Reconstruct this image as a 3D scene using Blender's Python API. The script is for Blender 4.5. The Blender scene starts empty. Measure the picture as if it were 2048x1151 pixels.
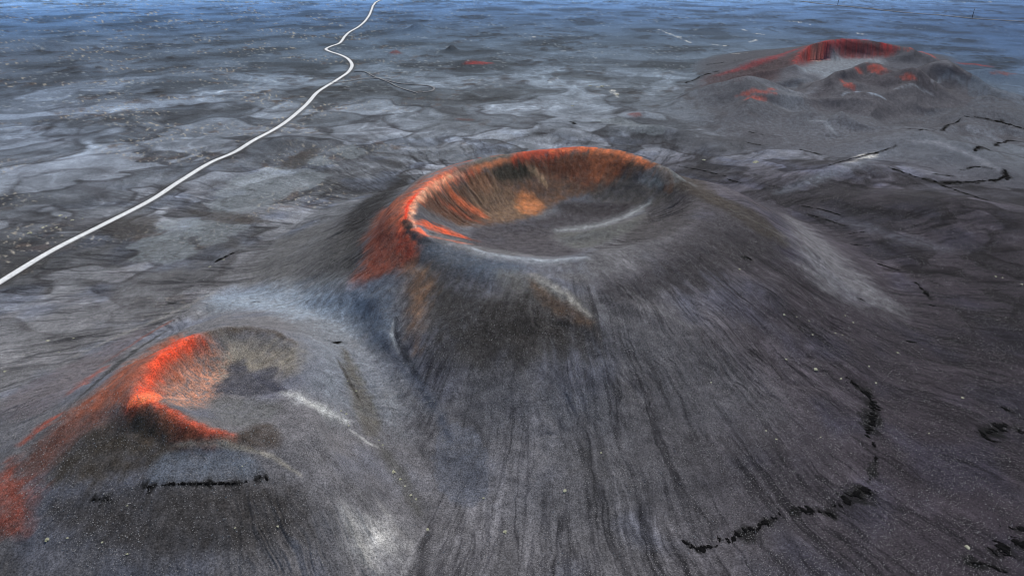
import bpy, math, random
import numpy as np

random.seed(7)
rng = np.random.default_rng(11)
PI = math.pi
col = bpy.context.scene.collection

# ------------------------------------------------------------------ camera
CAM_H, PITCH, FOC, CX, CY = 120.0, math.radians(26.5), 1365.0, 1024.0, 575.5
ct, st = math.cos(PITCH), math.sin(PITCH)


def ray(px, py):
    a = (px - CX) / FOC
    b = (py - CY) / FOC
    return np.array([a, ct - st * b, -st - ct * b])


def U(px, py, z):
    """point of the place seen at that spot of the photograph, at height z"""
    d = ray(px, py)
    t = (z - CAM_H) / d[2]
    return np.array([d[0] * t, d[1] * t, z])


# ------------------------------------------------------------------ noise
_lat = {}


def _lattice(seed):
    if seed not in _lat:
        r = np.random.default_rng(1000 + seed)
        a = r.random((256, 256)) * 2 * PI
        _lat[seed] = (np.cos(a).astype(np.float32).ravel(), np.sin(a).astype(np.float32).ravel())
    return _lat[seed]


def pn(x, y, seed=0):
    gx, gy = _lattice(seed)
    xf, yf = np.floor(x), np.floor(y)
    xi, yi = xf.astype(np.int64), yf.astype(np.int64)
    fx, fy = (x - xf).astype(np.float32), (y - yf).astype(np.float32)
    x0, x1 = xi & 255, (xi + 1) & 255
    y0, y1 = (yi & 255) * 256, ((yi + 1) & 255) * 256
    u = fx * fx * fx * (fx * (fx * 6 - 15) + 10)
    v = fy * fy * fy * (fy * (fy * 6 - 15) + 10)

    def g(ix, iy, dx, dy):
        k = ix + iy
        return gx[k] * dx + gy[k] * dy
    a = g(x0, y0, fx, fy)
    b = g(x1, y0, fx - 1, fy)
    c = g(x0, y1, fx, fy - 1)
    d = g(x1, y1, fx - 1, fy - 1)
    ab = a + u * (b - a)
    return (ab + v * ((c + u * (d - c)) - ab)) * 1.45


def fbm(x, y, octaves=4, seed=0, gain=0.5):
    s, amp, tot = 0.0, 1.0, 0.0
    c, sn = math.cos(0.6), math.sin(0.6)
    for o in range(octaves):
        s = s + amp * pn(x + 17.3 * o, y - 9.7 * o, seed + o)
        tot += amp
        amp *= gain
        x, y = 2.03 * (c * x - sn * y), 2.03 * (sn * x + c * y)
    return s / tot


def fbma(x, y, octaves=4, seed=0, gain=0.5):
    """fbm that keeps its axes, for streaks"""
    s, amp, tot = 0.0, 1.0, 0.0
    for o in range(octaves):
        s = s + amp * pn(x + 17.3 * o, y - 9.7 * o, seed + o)
        tot += amp
        amp *= gain
        x, y = 2.03 * x, 2.03 * y
    return s / tot


def ss(a, b, x):
    t = np.clip((x - a) / (b - a), 0, 1)
    return t * t * (3 - 2 * t)


# ------------------------------------------------------------------ cones
NT = 720


def W(x, y, z):
    return np.array([x, y, z], float)


class Cone:
    """a cinder cone: height rings round a centre (floor, rim, two shoulder rings, flank, toe)"""

    def __init__(s, c, zc, floor, rim, toe, over_a=(), over_b=(), fa=(.1, .86), fb=(.22, .68),
                 m1=(.42, .46), m2=(.68, .17), inner=(.5, .42), smooth=4):
        s.c = np.array(c[:2], float)
        s.smooth = smooth
        s.th = (np.arange(NT) + .5) / NT * 2 * PI - PI
        F = s.table(floor)
        R = s.table(rim)
        T = s.table(toe)
        A = (R[0] + fa[0] * (T[0] - R[0]), T[1] + fa[1] * (R[1] - T[1]))
        B = (R[0] + fb[0] * (T[0] - R[0]), T[1] + fb[1] * (R[1] - T[1]))
        A = s.pull(A, over_a)
        A = (np.maximum(A[0], R[0] + .8), A[1])
        B = s.pull(B, over_b)
        B = (np.maximum(B[0], A[0] + .8), B[1])
        I = (F[0] + inner[0] * (R[0] - F[0]), F[1] + inner[1] * (R[1] - F[1]))
        M1 = (B[0] + (m1[0] - .2) / .8 * (T[0] - B[0]), T[1] + m1[1] / fb[1] * (B[1] - T[1]))
        M2 = (B[0] + (m2[0] - .2) / .8 * (T[0] - B[0]), T[1] + m2[1] / fb[1] * (B[1] - T[1]))
        Z = (np.zeros(NT), np.full(NT, float(zc)))
        s.rings = [Z, F, I, R, A, B, M1, M2, T]
        s.rmax = T[0].max()

    def pol(s, pts):
        P = np.array(pts, float)
        dx, dy = P[:, 0] - s.c[0], P[:, 1] - s.c[1]
        return np.arctan2(dx, -dy), np.hypot(dx, dy), P[:, 2]

    def table(s, pts):
        th, r, z = s.pol(pts)
        o = np.argsort(th)
        th, r, z = th[o], r[o], z[o]
        th = np.concatenate([th - 2 * PI, th, th + 2 * PI])
        out = []
        for v in (r, z):
            t = np.interp(s.th, th, np.tile(v, 3))
            k = np.exp(-.5 * (np.arange(-30, 31) / (s.smooth * 2.)) ** 2)
            k /= k.sum()
            t = np.convolve(np.concatenate([t[-30:], t, t[:30]]), k, 'valid')
            out.append(t)
        return out

    def pull(s, base, pts, sig=math.radians(11), eps=.12):
        if not len(pts):
            return base
        th, r, z = s.pol(pts)
        wr, wz, w = base[0] * eps, base[1] * eps, np.full(NT, eps)
        for a, b, c in zip(th, r, z):
            d = (s.th - a + PI) % (2 * PI) - PI
            k = np.exp(-.5 * (d / sig) ** 2)
            wr, wz, w = wr + k * b, wz + k * c, w + k
        return wr / w, wz / w

    def look(s, k, j, th):
        t = s.rings[k][j]
        f = (th + PI) / (2 * PI) * NT - .5
        i = np.floor(f).astype(int)
        f = f - i
        return t[i % NT] * (1 - f) + t[(i + 1) % NT] * f

    def height(s, x, y):
        """height over the plain, radius as share of the toe radius, angle, radius"""
        dx, dy = x - s.c[0], y - s.c[1]
        r = np.hypot(dx, dy)
        th = np.arctan2(dx, -dy)
        K = len(s.rings)
        R = np.stack([s.look(k, 0, th) for k in range(K)], -1)
        Z = np.stack([s.look(k, 1, th) for k in range(K)], -1)
        h = np.maximum(np.diff(R, axis=-1), 1e-3)
        d = np.diff(Z, axis=-1) / h
        m = np.zeros_like(R)
        d0, d1 = d[:, :-1], d[:, 1:]
        same = d0 * d1 > 0
        m[:, 1:-1] = np.where(same, 2 * d0 * d1 / np.where(same, d0 + d1, 1), 0)
        i = np.clip((r[:, None] >= R).sum(-1) - 1, 0, K - 2)[:, None]
        g = lambda a, o=0: np.take_along_axis(a, i + o, -1)[:, 0]
        hh = g(h)
        t = np.clip((r - g(R)) / hh, 0, 1)
        t2, t3 = t * t, t * t * t
        z = g(Z) * (2 * t3 - 3 * t2 + 1) + g(m) * hh * (t3 - 2 * t2 + t) + g(Z, 1) * (3 * t2 - 2 * t3) + g(m, 1) * hh * (t3 - t2)
        return z, r / R[:, -1], th, r


C1 = Cone((15, 255), 17.5,
          floor=[U(1150, 405, 20.5), U(1240, 405, 21), U(1290, 422, 22), U(1215, 470, 22), U(1100, 500, 21.5),
                 U(980, 485, 21.5), U(925, 455, 22), U(1010, 425, 21)],
          rim=[U(835, 470, 34), U(812, 440, 36), U(825, 400, 37.5), U(853, 373, 38), U(903, 333, 38.6), U(962, 318, 38.5),
               U(1030, 306, 37.6), U(1100, 299, 37), U(1180, 293, 37), U(1250, 303, 37), U(1300, 322, 36),
               U(1345, 347, 34.5), U(1400, 400, 31), U(1360, 455, 29.5), U(1280, 492, 28.5), U(1170, 515, 28),
               U(1090, 524, 28.5), U(1020, 517, 29), U(960, 505, 30), U(885, 487, 32)],
          toe=[U(1250, 1130, 0), U(1000, 1120, 0), U(850, 1010, 1), W(-52, 132, 0), W(-72, 165, 0), W(-95, 205, 0), W(-112, 240, 0),
               U(560, 450, 0), U(650, 395, 0), W(-45, 375, 0), W(20, 400, 0), W(100, 380, 0), U(1650, 440, 0), U(1860, 620, 0),
               U(1780, 850, 0), U(1710, 980, 0), U(1480, 1085, 0)],
          over_a=[U(788, 442, 34.3), U(800, 400, 35.8), U(806, 482, 32.5), U(838, 358, 36.6), U(850, 500, 31), U(925, 525, 29.6), U(1000, 545, 29), U(1090, 552, 28.4), U(1170, 555, 27.8),
                  U(1260, 545, 27.6), U(1340, 515, 28), U(1410, 470, 29), U(1430, 410, 31)],
          over_b=[U(835, 530, 28), U(900, 560, 27), U(1000, 580, 26.2), U(1090, 605, 25.4), U(1170, 625, 24.4),
                  U(1260, 590, 25), U(1350, 550, 25), U(1440, 500, 26), U(1505, 430, 27.5), U(1475, 388, 29.5)])

C2 = Cone(U(455, 768, 20), 19.6,
          floor=[U(420, 775, 20.2), U(450, 745, 19.8), U(525, 745, 19.6), U(548, 782, 19.6), U(505, 805, 19.8), U(440, 805, 20.2)],
          rim=[U(490, 655, 25.2), U(560, 666, 23.6), U(600, 692, 22.2), U(612, 740, 20.9), U(590, 787, 20.3), U(548, 830, 21.2),
               U(505, 857, 24), U(465, 868, 26), U(400, 851, 28), U(340, 822, 30), U(293, 797, 31.5), U(265, 795, 31.2),
               U(277, 755, 31), U(310, 718, 31), U(350, 690, 30), U(400, 668, 29), U(440, 658, 28)],
          toe=[U(170, 700, 0), U(0, 770, 0), U(320, 632, 0), U(440, 582, 1), W(-78, 242, 0), W(-35, 218, 0), W(-18, 185, 0), W(-14, 150, 0),
               W(-190, 130, 0), W(-180, 80, 0), W(-125, 55, 0), W(-75, 52, 0), W(-40, 65, 0), W(-25, 90, 0), W(-18, 115, 0)],
          over_a=[U(300, 880, 25.2), U(400, 905, 24), U(480, 905, 23.6), U(555, 900, 22)],
          over_b=[U(290, 968, 21.6), U(400, 970, 21.4), U(480, 966, 21.2), U(555, 955, 19.5)])

C3 = Cone(U(1690, 122, 13), 12,
          floor=[U(1658, 139, 13), U(1680, 118, 14), U(1740, 118, 14), U(1760, 135, 12), U(1690, 145, 11)],
          rim=[U(1588, 136, 18), U(1600, 114, 23), U(1622, 99, 26.5), U(1655, 85, 30), U(1690, 77, 31.5), U(1740, 82, 30.5), U(1780, 95, 27),
               U(1820, 100, 23), U(1860, 113, 18), U(1850, 130, 12), U(1780, 148, 10.5), U(1690, 160, 10), U(1620, 160, 12)],
          toe=[U(1385, 162, 0), U(1440, 185, 0), U(1560, 185, 4), U(1660, 172, 8), U(1800, 165, 5), U(1905, 140, 0), W(560, 900, 0),
               W(420, 960, 0), W(280, 920, 0), W(200, 830, 0)], smooth=6)

C4 = Cone(U(1722, 170, 14), 14,
          floor=[U(1700, 176, 13), U(1715, 164, 15), U(1745, 164, 16), U(1750, 175, 14.5), U(1720, 181, 13.5)],
          rim=[U(1672, 168, 18), U(1690, 145, 22.5), U(1712, 133, 25), U(1737, 123, 27), U(1765, 138, 24), U(1800, 152, 20),
               U(1790, 178, 16), U(1740, 188, 15), U(1705, 187, 14.5), U(1682, 185, 15)],
          toe=[U(1590, 190, 2), U(1640, 240, 0), U(1740, 260, 0), U(1850, 240, 0), U(1940, 200, 0), U(1900, 165, 2), U(1800, 140, 4),
               U(1650, 160, 6)], smooth=6)
CONES = [C1, C2, C3, C4]


def bump_at(px, py, z, hw, hd, rot=0, sharp=1.0):
    p = U(px, py, z)
    return (p[0], p[1] + .25 * hd, z, hw, hd, rot, sharp)


# rounded mounds among the far craters and on the right: x, y, height, half width, half depth, turn
MOUNDS = [bump_at(1897, 152, 17, 48, 44), bump_at(1822, 171, 16, 50, 42), bump_at(1790, 180, 13, 34, 32), bump_at(1722, 188, 12, 42, 36),
          bump_at(1505, 187, 13, 60, 46, .2), bump_at(1432, 205, 7, 30, 30, .2), bump_at(1532, 222, 8, 34, 34), bump_at(1628, 238, 8, 34, 34, -.4),
          bump_at(1692, 252, 6.5, 36, 36, -.3), bump_at(1585, 146, 9, 22, 20), bump_at(1890, 203, 6, 34, 26), bump_at(1985, 203, 7, 34, 26),
          bump_at(1985, 148, 6, 40, 30), bump_at(1850, 284, 9, 46, 40, -.5), bump_at(1930, 308, 7.5, 44, 30, -.5), bump_at(2000, 345, 4, 30, 26, -.5),
          bump_at(1985, 235, 6, 50, 30), bump_at(1940, 262, 5, 40, 22), bump_at(1290, 232, 4, 30, 18, .1), bump_at(1320, 262, 4.5, 45, 16, -.5),
          bump_at(1720, 350, 6, 70, 36, .2), bump_at(1930, 425, 6, 70, 36, -.3), bump_at(835, 53, 8, 22, 22), bump_at(903, 94, 5, 8, 9),
          bump_at(790, 104, 4, 12, 14), bump_at(940, 125, 4, 26, 20), bump_at(90, 90, 5, 40, 30), bump_at(560, 285, 3.5, 40, 22, .3)]

NHILL = 17
FOLD = U(1740, 205, 4)
# low ridges and gullies: points of the photograph with heights, rise, half width (m)
RIDGES = [([(1112, 466, 23), (1160, 458, 24), (1210, 450, 24.5), (1255, 434, 25.5), (1300, 405, 27)], 2.6, 5.5),
          ([(1060, 545, 28), (1105, 572, 27), (1150, 605, 26), (1185, 640, 24)], 1.5, 4.0),
          ([(785, 630, 17), (795, 690, 14), (830, 760, 9)], -1.8, 4.0),
          ([(750, 600, 17), (765, 660, 15), (800, 740, 9)], 1.2, 5.0),
          ([(680, 720, 10), (720, 800, 6), (770, 900, 3), (810, 970, 2), (850, 1040, 1)], -1.3, 4.0),
          ([(1325, 335, 35), (1338, 372, 30), (1350, 395, 29)], 1.6, 3.0),
          ([(1180, 575, 27.5), (1240, 610, 24), (1310, 640, 20)], .8, 3.0),
          ([(575, 787, 21), (630, 810, 17), (690, 845, 10)], 1.0, 4.0),
          ([(215, 735, 22), (270, 695, 22), (335, 650, 20), (400, 625, 17)], -1.6, 2.6),
          ([(170, 790, 14), (215, 735, 22)], -1.2, 2.6),
          ([(1575, 114, 20), (1540, 124, 15), (1490, 136, 9), (1420, 155, 2)], 6, 26),
          ([(1800, 100, 22), (1830, 104, 20), (1880, 121, 11)], 5, 20),
          ([(1735, 124, 27), (1800, 148, 19), (1860, 158, 14), (1900, 165, 10)], 5, 18),
          ([(1700, 140, 24), (1670, 165, 17), (1640, 185, 8)], 4, 16),
          ([(420, 590, 9), (500, 590, 11), (580, 590, 11)], 1.6, 9.0)]
RIDGES = [(np.array([U(*p) for p in pts]), h, w) for pts, h, w in RIDGES]


def dist_line(P, X, Y):
    """distance to a polyline and the share of its length at the nearest point"""
    best = np.full(X.shape, 1e9)
    sh = np.zeros(X.shape)
    L = np.hypot(np.diff(P[:, 0]), np.diff(P[:, 1]))
    cum = np.concatenate([[0], np.cumsum(L)])
    for i in range(len(P) - 1):
        ax, ay = P[i, 0], P[i, 1]
        bx, by = P[i + 1, 0] - ax, P[i + 1, 1] - ay
        t = np.clip(((X - ax) * bx + (Y - ay) * by) / (bx * bx + by * by + 1e-9), 0, 1)
        d = np.hypot(X - ax - t * bx, Y - ay - t * by)
        k = d < best
        best = np.where(k, d, best)
        sh = np.where(k, (cum[i] + t * L[i]) / cum[-1], sh)
    return best, sh


def plain(x, y):
    d = np.hypot(x, y)
    amp = .3 + .7 * ss(330, 900, d)
    wx = x + 26 * fbm(x / 95, y / 95, 2, 40)
    wy = y + 26 * fbm(x / 95, y / 95, 2, 44)
    n = fbm(wx / 80, wy / 70, 3, 20, .4)
    hm = np.maximum(0, fbm(x / 17, y / 17, 2, 24)) * ss(-.1, .2, fbm(x / 130, y / 130, 2, 26)) * ss(380, 700, d) * 2.4
    return hm + amp * (n + .25 * (1 - 2 * np.abs(n))) + .25 * fbm(x / 14, y / 14, 2, 27) * (1 - ss(300, 600, d))


def terrain(x, y, fine=True):
    """height, which hill (0 none), share of toe radius, flow coordinates"""
    x = np.asarray(x, float).ravel()
    y = np.asarray(y, float).ravel()
    pz = plain(x, y)
    z = pz.copy()
    hid = np.zeros(x.shape, np.int8)
    frac = np.full(x.shape, 9.0)
    dx, dy = x - C1.c[0], y - C1.c[1]
    fu = np.arctan2(dx, -dy) * 55
    fv = np.hypot(dx, dy)
    for n, C in enumerate(CONES):
        k = (np.abs(x - C.c[0]) < C.rmax) & (np.abs(y - C.c[1]) < C.rmax)
        if not k.any():
            continue
        # wobble the position so that rims and toes are not drawn with a compass
        s = 1.0 if n < 2 else 2.2
        wx = x[k] + s * 1.3 * fbm(x[k] / (14 * s), y[k] / (14 * s), 3, 61)
        wy = y[k] + s * 1.3 * fbm(x[k] / (14 * s), y[k] / (14 * s), 3, 67)
        h, fr, th, r = C.height(wx, wy)
        ins = fr < 1
        if fine:
            rt = C.look(3, 0, th)
            rtoe = C.look(8, 0, th)
            out = np.clip((r - rt) / (rtoe - rt), 0, 1)
            env = ss(.05, .3, out) * (1 - ss(.55, 1.0, out))
            thw = th + .10 * fbm(x[k] / (18 * s), y[k] / (18 * s), 3, 69)
            var = .35 + 1.3 * ss(-.2, .4, fbm(x[k] / (30 * s), y[k] / (30 * s), 2, 70))
            g = fbma(thw * 34, r / 24, 3, 71)
            g2 = fbma(thw * 13, r / 40, 3, 75)
            rid = (-np.abs(g) * .7 - np.abs(g2) * 1.1) * var
            inn = np.clip((rt - r) / rt, 0, 1)
            envi = ss(.02, .12, inn) * (1 - ss(.3, .55, inn))
            h = h + (s if n < 2 else .7) * (env * (rid + .3) * .62 + envi * (-np.abs(fbma(thw * 17, r / 30, 3, 81)) * var + .3) * (.95 if n == 0 else .55))
            h = h + s * .22 * fbm(x[k] / (5 * s), y[k] / (5 * s), 3, 85)
        zz = z[k]
        kk = 1.6 * s
        a = np.sqrt((zz - h) ** 2 + kk * kk)
        blend = 1 - ss(.86, 1.0, fr)
        base = pz[k] * 0 + zz
        if n == 1:
            hi = .5 * (zz + h + a)
        else:
            hi = .5 * (zz + h + a)
        # inside the crater the cone itself is the ground
        core = 1 - ss(.45, .7, fr)
        hi = hi * (1 - core) + np.maximum(h, hi * 0 - 5) * core if n in (0, 1) else hi * (1 - core * .8) + h * core * .8
        zn = np.where(ins, base * (1 - blend) + hi * blend, zz)
        own = ins & (h > .9) & (h > base - .3) & (fr < .95)
        hk = hid[k]
        hk[own] = n + 1
        hid[k] = hk
        fk = frac[k]
        fk[own] = fr[own]
        frac[k] = fk
        if n:
            u_, v_ = fu[k], fv[k]
            u_[own] = (th * 40 * s)[own]
            v_[own] = r[own]
            fu[k], fv[k] = u_, v_
        z[k] = zn
    for mi, m in enumerate(MOUNDS):
        k = (np.abs(x - m[0]) < 3.2 * max(m[3], m[4])) & (np.abs(y - m[1]) < 3.2 * max(m[3], m[4]))
        if not k.any():
            continue
        c, s_ = math.cos(m[5]), math.sin(m[5])
        ax, ay = x[k] - m[0], y[k] - m[1]
        q = np.hypot((c * ax + s_ * ay) / m[3], (-s_ * ax + c * ay) / m[4])
        q = q * (1 + .18 * fbm(x[k] / 19, y[k] / 19, 3, 51))
        h = 1.7 * m[2] * np.exp(-1.3 * q ** 1.45)
        zz = z[k]
        a = np.sqrt((zz - h) ** 2 + 2.0)
        up = (.5 * (zz + h + a) - zz) * (1 - ss(1.5, 2.5, q))
        z[k] = zz + up
        if mi < NHILL:
            hk = hid[k]
            hk[(h > zz) & (q < 1.6) & (h > 1.2)] = len(CONES) + 1 + mi
            hid[k] = hk
    # eroded folds between the far craters
    q = np.hypot((x - FOLD[0]) / 230, (y - FOLD[1]) / 185)
    k = np.nonzero(q < 1)[0]
    if len(k):
        X_, Y_ = x[k] + 14 * fbm(x[k] / 40, y[k] / 40, 2, 231), y[k] + 14 * fbm(x[k] / 40, y[k] / 40, 2, 233)
        r_ = 1 - np.abs(fbm(X_ / 85, Y_ / 85, 2, 235, .4)) * 2.6
        z[k] += (5 * np.clip(r_, 0, 1) ** 1.3 - 1.5) * (1 - ss(.55, 1, q[k])) * np.where((hid[k] == 3) & (frac[k] < .62), .25, 1)
    for P, h, w in RIDGES:
        k = (x > P[:, 0].min() - 4 * w) & (x < P[:, 0].max() + 4 * w) & (y > P[:, 1].min() - 4 * w) & (y < P[:, 1].max() + 4 * w)
        if k.any():
            d, sh = dist_line(P, x[k], y[k])
            d = d * (1 + .3 * fbm(x[k] / 7, y[k] / 7, 2, 91))
            z[k] += h * np.exp(-(d / w) ** 2) * np.sin(np.clip(sh, .04, .96) * PI) ** .5
    return z, hid, frac, fu, fv


def hits(pts):
    """where the sight lines through these photograph spots meet the terrain"""
    P = np.array(pts, float)
    D = np.array([ray(a, b) for a, b in P[:, :2]])
    lo, hi = np.full(len(P), 30.), np.full(len(P), -1.)
    t = lo.copy()
    zmax = 45.
    t = np.maximum((CAM_H - zmax) / -D[:, 2], 20)
    tend = (CAM_H + 8) / -D[:, 2]
    done = np.zeros(len(P), bool)
    lo = t.copy()
    hi = tend.copy()
    n = 160
    prev = t.copy()
    for i in range(1, n + 1):
        cur = t + (tend - t) * i / n
        z = terrain(D[:, 0] * cur, D[:, 1] * cur, False)[0]
        under = (CAM_H + D[:, 2] * cur) < z
        new = under & ~done
        lo[new], hi[new] = prev[new], cur[new]
        done |= under
        prev = np.where(done, prev, cur)
    for i in range(14):
        mid = .5 * (lo + hi)
        z = terrain(D[:, 0] * mid, D[:, 1] * mid, False)[0]
        under = (CAM_H + D[:, 2] * mid) < z
        hi = np.where(under, mid, hi)
        lo = np.where(under, lo, mid)
    X, Y = D[:, 0] * hi, D[:, 1] * hi
    return np.stack([X, Y, terrain(X, Y)[0]], -1)


def fill(pts, step=18):
    """a line of spots with more spots filled in between"""
    out = []
    for a, b in zip(pts[:-1], pts[1:]):
        n = max(1, int(math.hypot(b[0] - a[0], b[1] - a[1]) / step))
        for i in range(n):
            out.append((a[0] + (b[0] - a[0]) * i / n, a[1] + (b[1] - a[1]) * i / n))
    out.append(tuple(pts[-1][:2]))
    return out


def hits_line(pts, step=18):
    return hits(fill(pts, step))
# ------------------------------------------------------------------ the sheet of ground: rays of a fan round the viewpoint
rows = []
a = 60.0
while a > 3.0:
    rows.append(CAM_H / math.tan(math.radians(a)))
    a -= .06 if a > 36 else (.034 if a > 13 else .045)
rr = np.array(rows)
rr = np.concatenate([rr, np.geomspace(rr[-1] * 1.01, 60000, 90)])
az = np.radians(np.arange(-60, 60.001, .09))
NR, NC = len(rr), len(az)
GX = (rr[:, None] * np.sin(az)[None, :]).ravel()
GY = (rr[:, None] * np.cos(az)[None, :]).ravel()
GZ, HID, FRAC, FU, FV = terrain(GX, GY)
DIST = np.hypot(GX, GY)
far = DIST > 3000
GZ[far] *= np.clip(3000 / DIST[far], 0, 1)
# the road runs on a levelled bed
ROAD = [(-230, 700), (-100, 625), (0, 563), (100, 503), (200, 452), (300, 401), (360, 362), (420, 326), (480, 298), (540, 264), (580, 238), (612, 210), (632, 187), (650, 173), (675, 159),
        (696, 145), (704, 131), (697, 119), (680, 110), (662, 104), (652, 99), (662, 93), (680, 86), (690, 73), (700, 63), (716, 55), (728, 45), (738, 32), (744, 18), (748, 10), (760, 1)]


def curve(px, step, sm, tail=None):
    """smooth line on the ground through photograph spots, with level-smoothed heights"""
    P = hits(px)[:, :2]
    if tail is not None:
        P = np.concatenate([P, tail])
    Q = np.concatenate([[2 * P[0] - P[1]], P, [2 * P[-1] - P[-2]]])
    out = []
    for i in range(len(P) - 1):
        p0, p1, p2, p3 = Q[i:i + 4]
        for t in np.arange(16) / 16:
            out.append(.5 * ((2 * p1) + (-p0 + p2) * t + (2 * p0 - 5 * p1 + 4 * p2 - p3) * t * t + (-p0 + 3 * p1 - 3 * p2 + p3) * t ** 3))
    out.append(P[-1])
    out = np.array(out)
    L = np.concatenate([[0], np.cumsum(np.hypot(*np.diff(out, axis=0).T))])
    n = int(L[-1] / step)
    s_ = np.linspace(0, L[-1], n)
    R = np.stack([np.interp(s_, L, out[:, 0]), np.interp(s_, L, out[:, 1])], -1)
    z = terrain(R[:, 0], R[:, 1], False)[0]
    k = np.hanning(2 * sm + 3)[1:-1]
    z = np.convolve(np.pad(z, sm, 'edge'), k / k.sum(), 'valid')
    return np.concatenate([R, z[:, None]], -1)


ROAD_LINE = curve(ROAD, 4, 8, np.array([[-330., 2300.], [-300., 2700.], [-360., 3300.]]))
RD = np.full(GX.shape, 1e6)
k = np.nonzero((GX < 60) & (GX > -460) & (GY > 120) & (GY < 3400))[0]
S_ = ROAD_LINE[::4]
d_, sh_ = dist_line(S_, GX[k], GY[k])
Ls = np.concatenate([[0], np.cumsum(np.hypot(*np.diff(S_[:, :2], axis=0).T))])
zr_ = np.interp(sh_ * Ls[-1], Ls, S_[:, 2])
wd = 4 + DIST[k] * .008
bl = 1 - ss(wd, wd * 2.2, d_)
GZ[k] = GZ[k] * (1 - bl) + (zr_ - .1) * bl
RD[k] = d_
Zg = GZ.reshape(NR, NC)
Xg, Yg = GX.reshape(NR, NC), GY.reshape(NR, NC)
# steepness, from the fan
zr = np.gradient(Zg, axis=0) / np.gradient(rr)[:, None]
zt = np.gradient(Zg, axis=1) / (np.gradient(az)[None, :] * rr[:, None])
SLOPE = np.hypot(zr, zt).ravel()
FACING = (-zr).ravel()          # ground that falls towards the viewpoint; guides the painted shade

# ------------------------------------------------------------------ ground colours as seen, with haze, light and shade painted in (0..255)
def c3(*v):
    return np.array(v, np.float32)


def mix(A, c, t):
    return A + (c - A) * t[:, None]


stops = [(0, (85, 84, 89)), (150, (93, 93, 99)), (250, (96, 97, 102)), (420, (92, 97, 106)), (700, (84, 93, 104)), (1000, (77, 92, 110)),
         (1350, (72, 96, 128)), (1750, (86, 120, 166)), (2100, (115, 154, 206)), (9000, (160, 200, 245))]  # bluer and paler with distance: haze put into the ground colour
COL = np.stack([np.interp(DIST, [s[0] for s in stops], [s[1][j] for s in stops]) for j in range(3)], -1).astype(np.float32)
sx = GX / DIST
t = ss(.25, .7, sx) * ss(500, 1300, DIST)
COL = mix(COL, c3(52, 78, 116), .85 * t)  # far right corner darkened: vignette put into the colour
t = ss(-.2, -.6, sx) * ss(350, 700, DIST) * (1 - ss(1000, 1500, DIST))
COL = mix(COL, c3(84, 94, 112), .5 * t)
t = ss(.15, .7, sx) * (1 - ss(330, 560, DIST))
COL = mix(COL, c3(56, 54, 60), .9 * t)  # near right side darkened the same way, a painted vignette
# lobes of paler ash between darker lava gravel
fd = 1 - ss(260, 700, DIST)
wx = GX + 16 * fbm(GX / 45, GY / 45, 2, 101)
wy = GY + 16 * fbm(GX / 45, GY / 45, 2, 105)
n1 = fbm(wx / 60, wy / 50, 3, 109)
n2 = fbm(wx / 20, wy / 17, 3, 113)
pl = (1 - ss(0, 1, (HID > 0) * 1.0)) * ss(210, 330, DIST)
n1 = n1 * fd + (1 - fd) * fbm(wx / 90, wy / 85, 2, 110) * 1.1
e1 = n1 + .22 * n2 * fd
sharp = ss(.03, .07 + .12 * ss(450, 900, DIST), e1)
COL = mix(COL, COL * c3(.72, .70, .70), pl * ss(-.07, .02, e1) * (1 - ss(.02, .05, e1)) * (1 - ss(500, 800, DIST)) * .8)
COL = COL * (1 + (pl * (.25 * sharp - .10) * (1 - .5 * ss(700, 1100, DIST)))[:, None])
dk = ss(.12, .32, -n1 + .22 * n2 * fd)
COL = mix(COL, COL * c3(.80, .79, .78), pl * dk)
n3 = fbm(GX / 150, GY / 130, 3, 117)
COL = COL * (1 + (.34 * n3 * (1 - .75 * ss(550, 900, DIST)))[:, None])
hm = np.maximum(0, fbm(GX / 17, GY / 17, 2, 24)) * ss(-.1, .2, fbm(GX / 130, GY / 130, 2, 26)) * ss(380, 700, DIST)
COL = mix(COL, COL * c3(.74, .70, .68), ss(.08, .35, hm) * .8)
fk = ss(.30, .40, fbm(GX / 7, GY / 7, 2, 138)) * ss(.0, .2, fbm(GX / 70, GY / 70, 2, 136)) * ss(450, 800, DIST)
COL = mix(COL, c3(165, 172, 176), .40 * fk * (1 - .6 * ss(.15, .4, sx)))
# overlapping flow lobes: each fades inward from a crisp edge
for sc_, am, sd in ((75, .17, 241), (38, .17, 245)):
    v = fbm((GX + 1.2 * (wx - GX)) / sc_, (GY + 1.2 * (wy - GY)) / sc_, 2, sd) * 2.6 + .15 * fbm(GX / 9, GY / 9, 2, 247) * fd
    saw = v - np.floor(v)
    saw = saw * (1 - ss(.90, 1.0, saw))
    k_ = ss(300, 400, DIST) * (1 - ss(700, 1300, DIST)) * (HID < 3) * pl * ss(-.25, .15, fbm(GX / 110, GY / 110, 2, 249 + sd))
    COL = COL * (1 + (am * (saw - .42) * k_)[:, None])
# thin pale and dark drifts on the far plain
wx2 = GX + 40 * fbm(GX / 110, GY / 110, 3, 102)
wy2 = GY + 40 * fbm(GX / 110, GY / 110, 3, 106)
fl = np.clip(1 - np.abs(fbm(wx2 / 75, wy2 / 60, 3, 121)) * 6, 0, 1) ** 2 * pl * ss(280, 450, DIST) * ss(-.1, .25, fbm(GX / 90, GY / 90, 2, 125))
COL = mix(COL, COL * 1.3 + c3(22, 26, 30), (.40 - .32 * ss(600, 1000, DIST)) * fl)
fl = np.clip(1 - np.abs(fbm(wx2 / 90 + 9, wy2 / 70, 3, 127)) * 7, 0, 1) ** 2 * pl
COL = mix(COL, COL * c3(.6, .58, .58), (.6 - .5 * ss(600, 1000, DIST)) * fl)
COL = COL * (1 + .16 * ss(330, 420, DIST) * (1 - ss(600, 900, DIST)) * ss(.3, .0, sx))[:, None]
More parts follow.
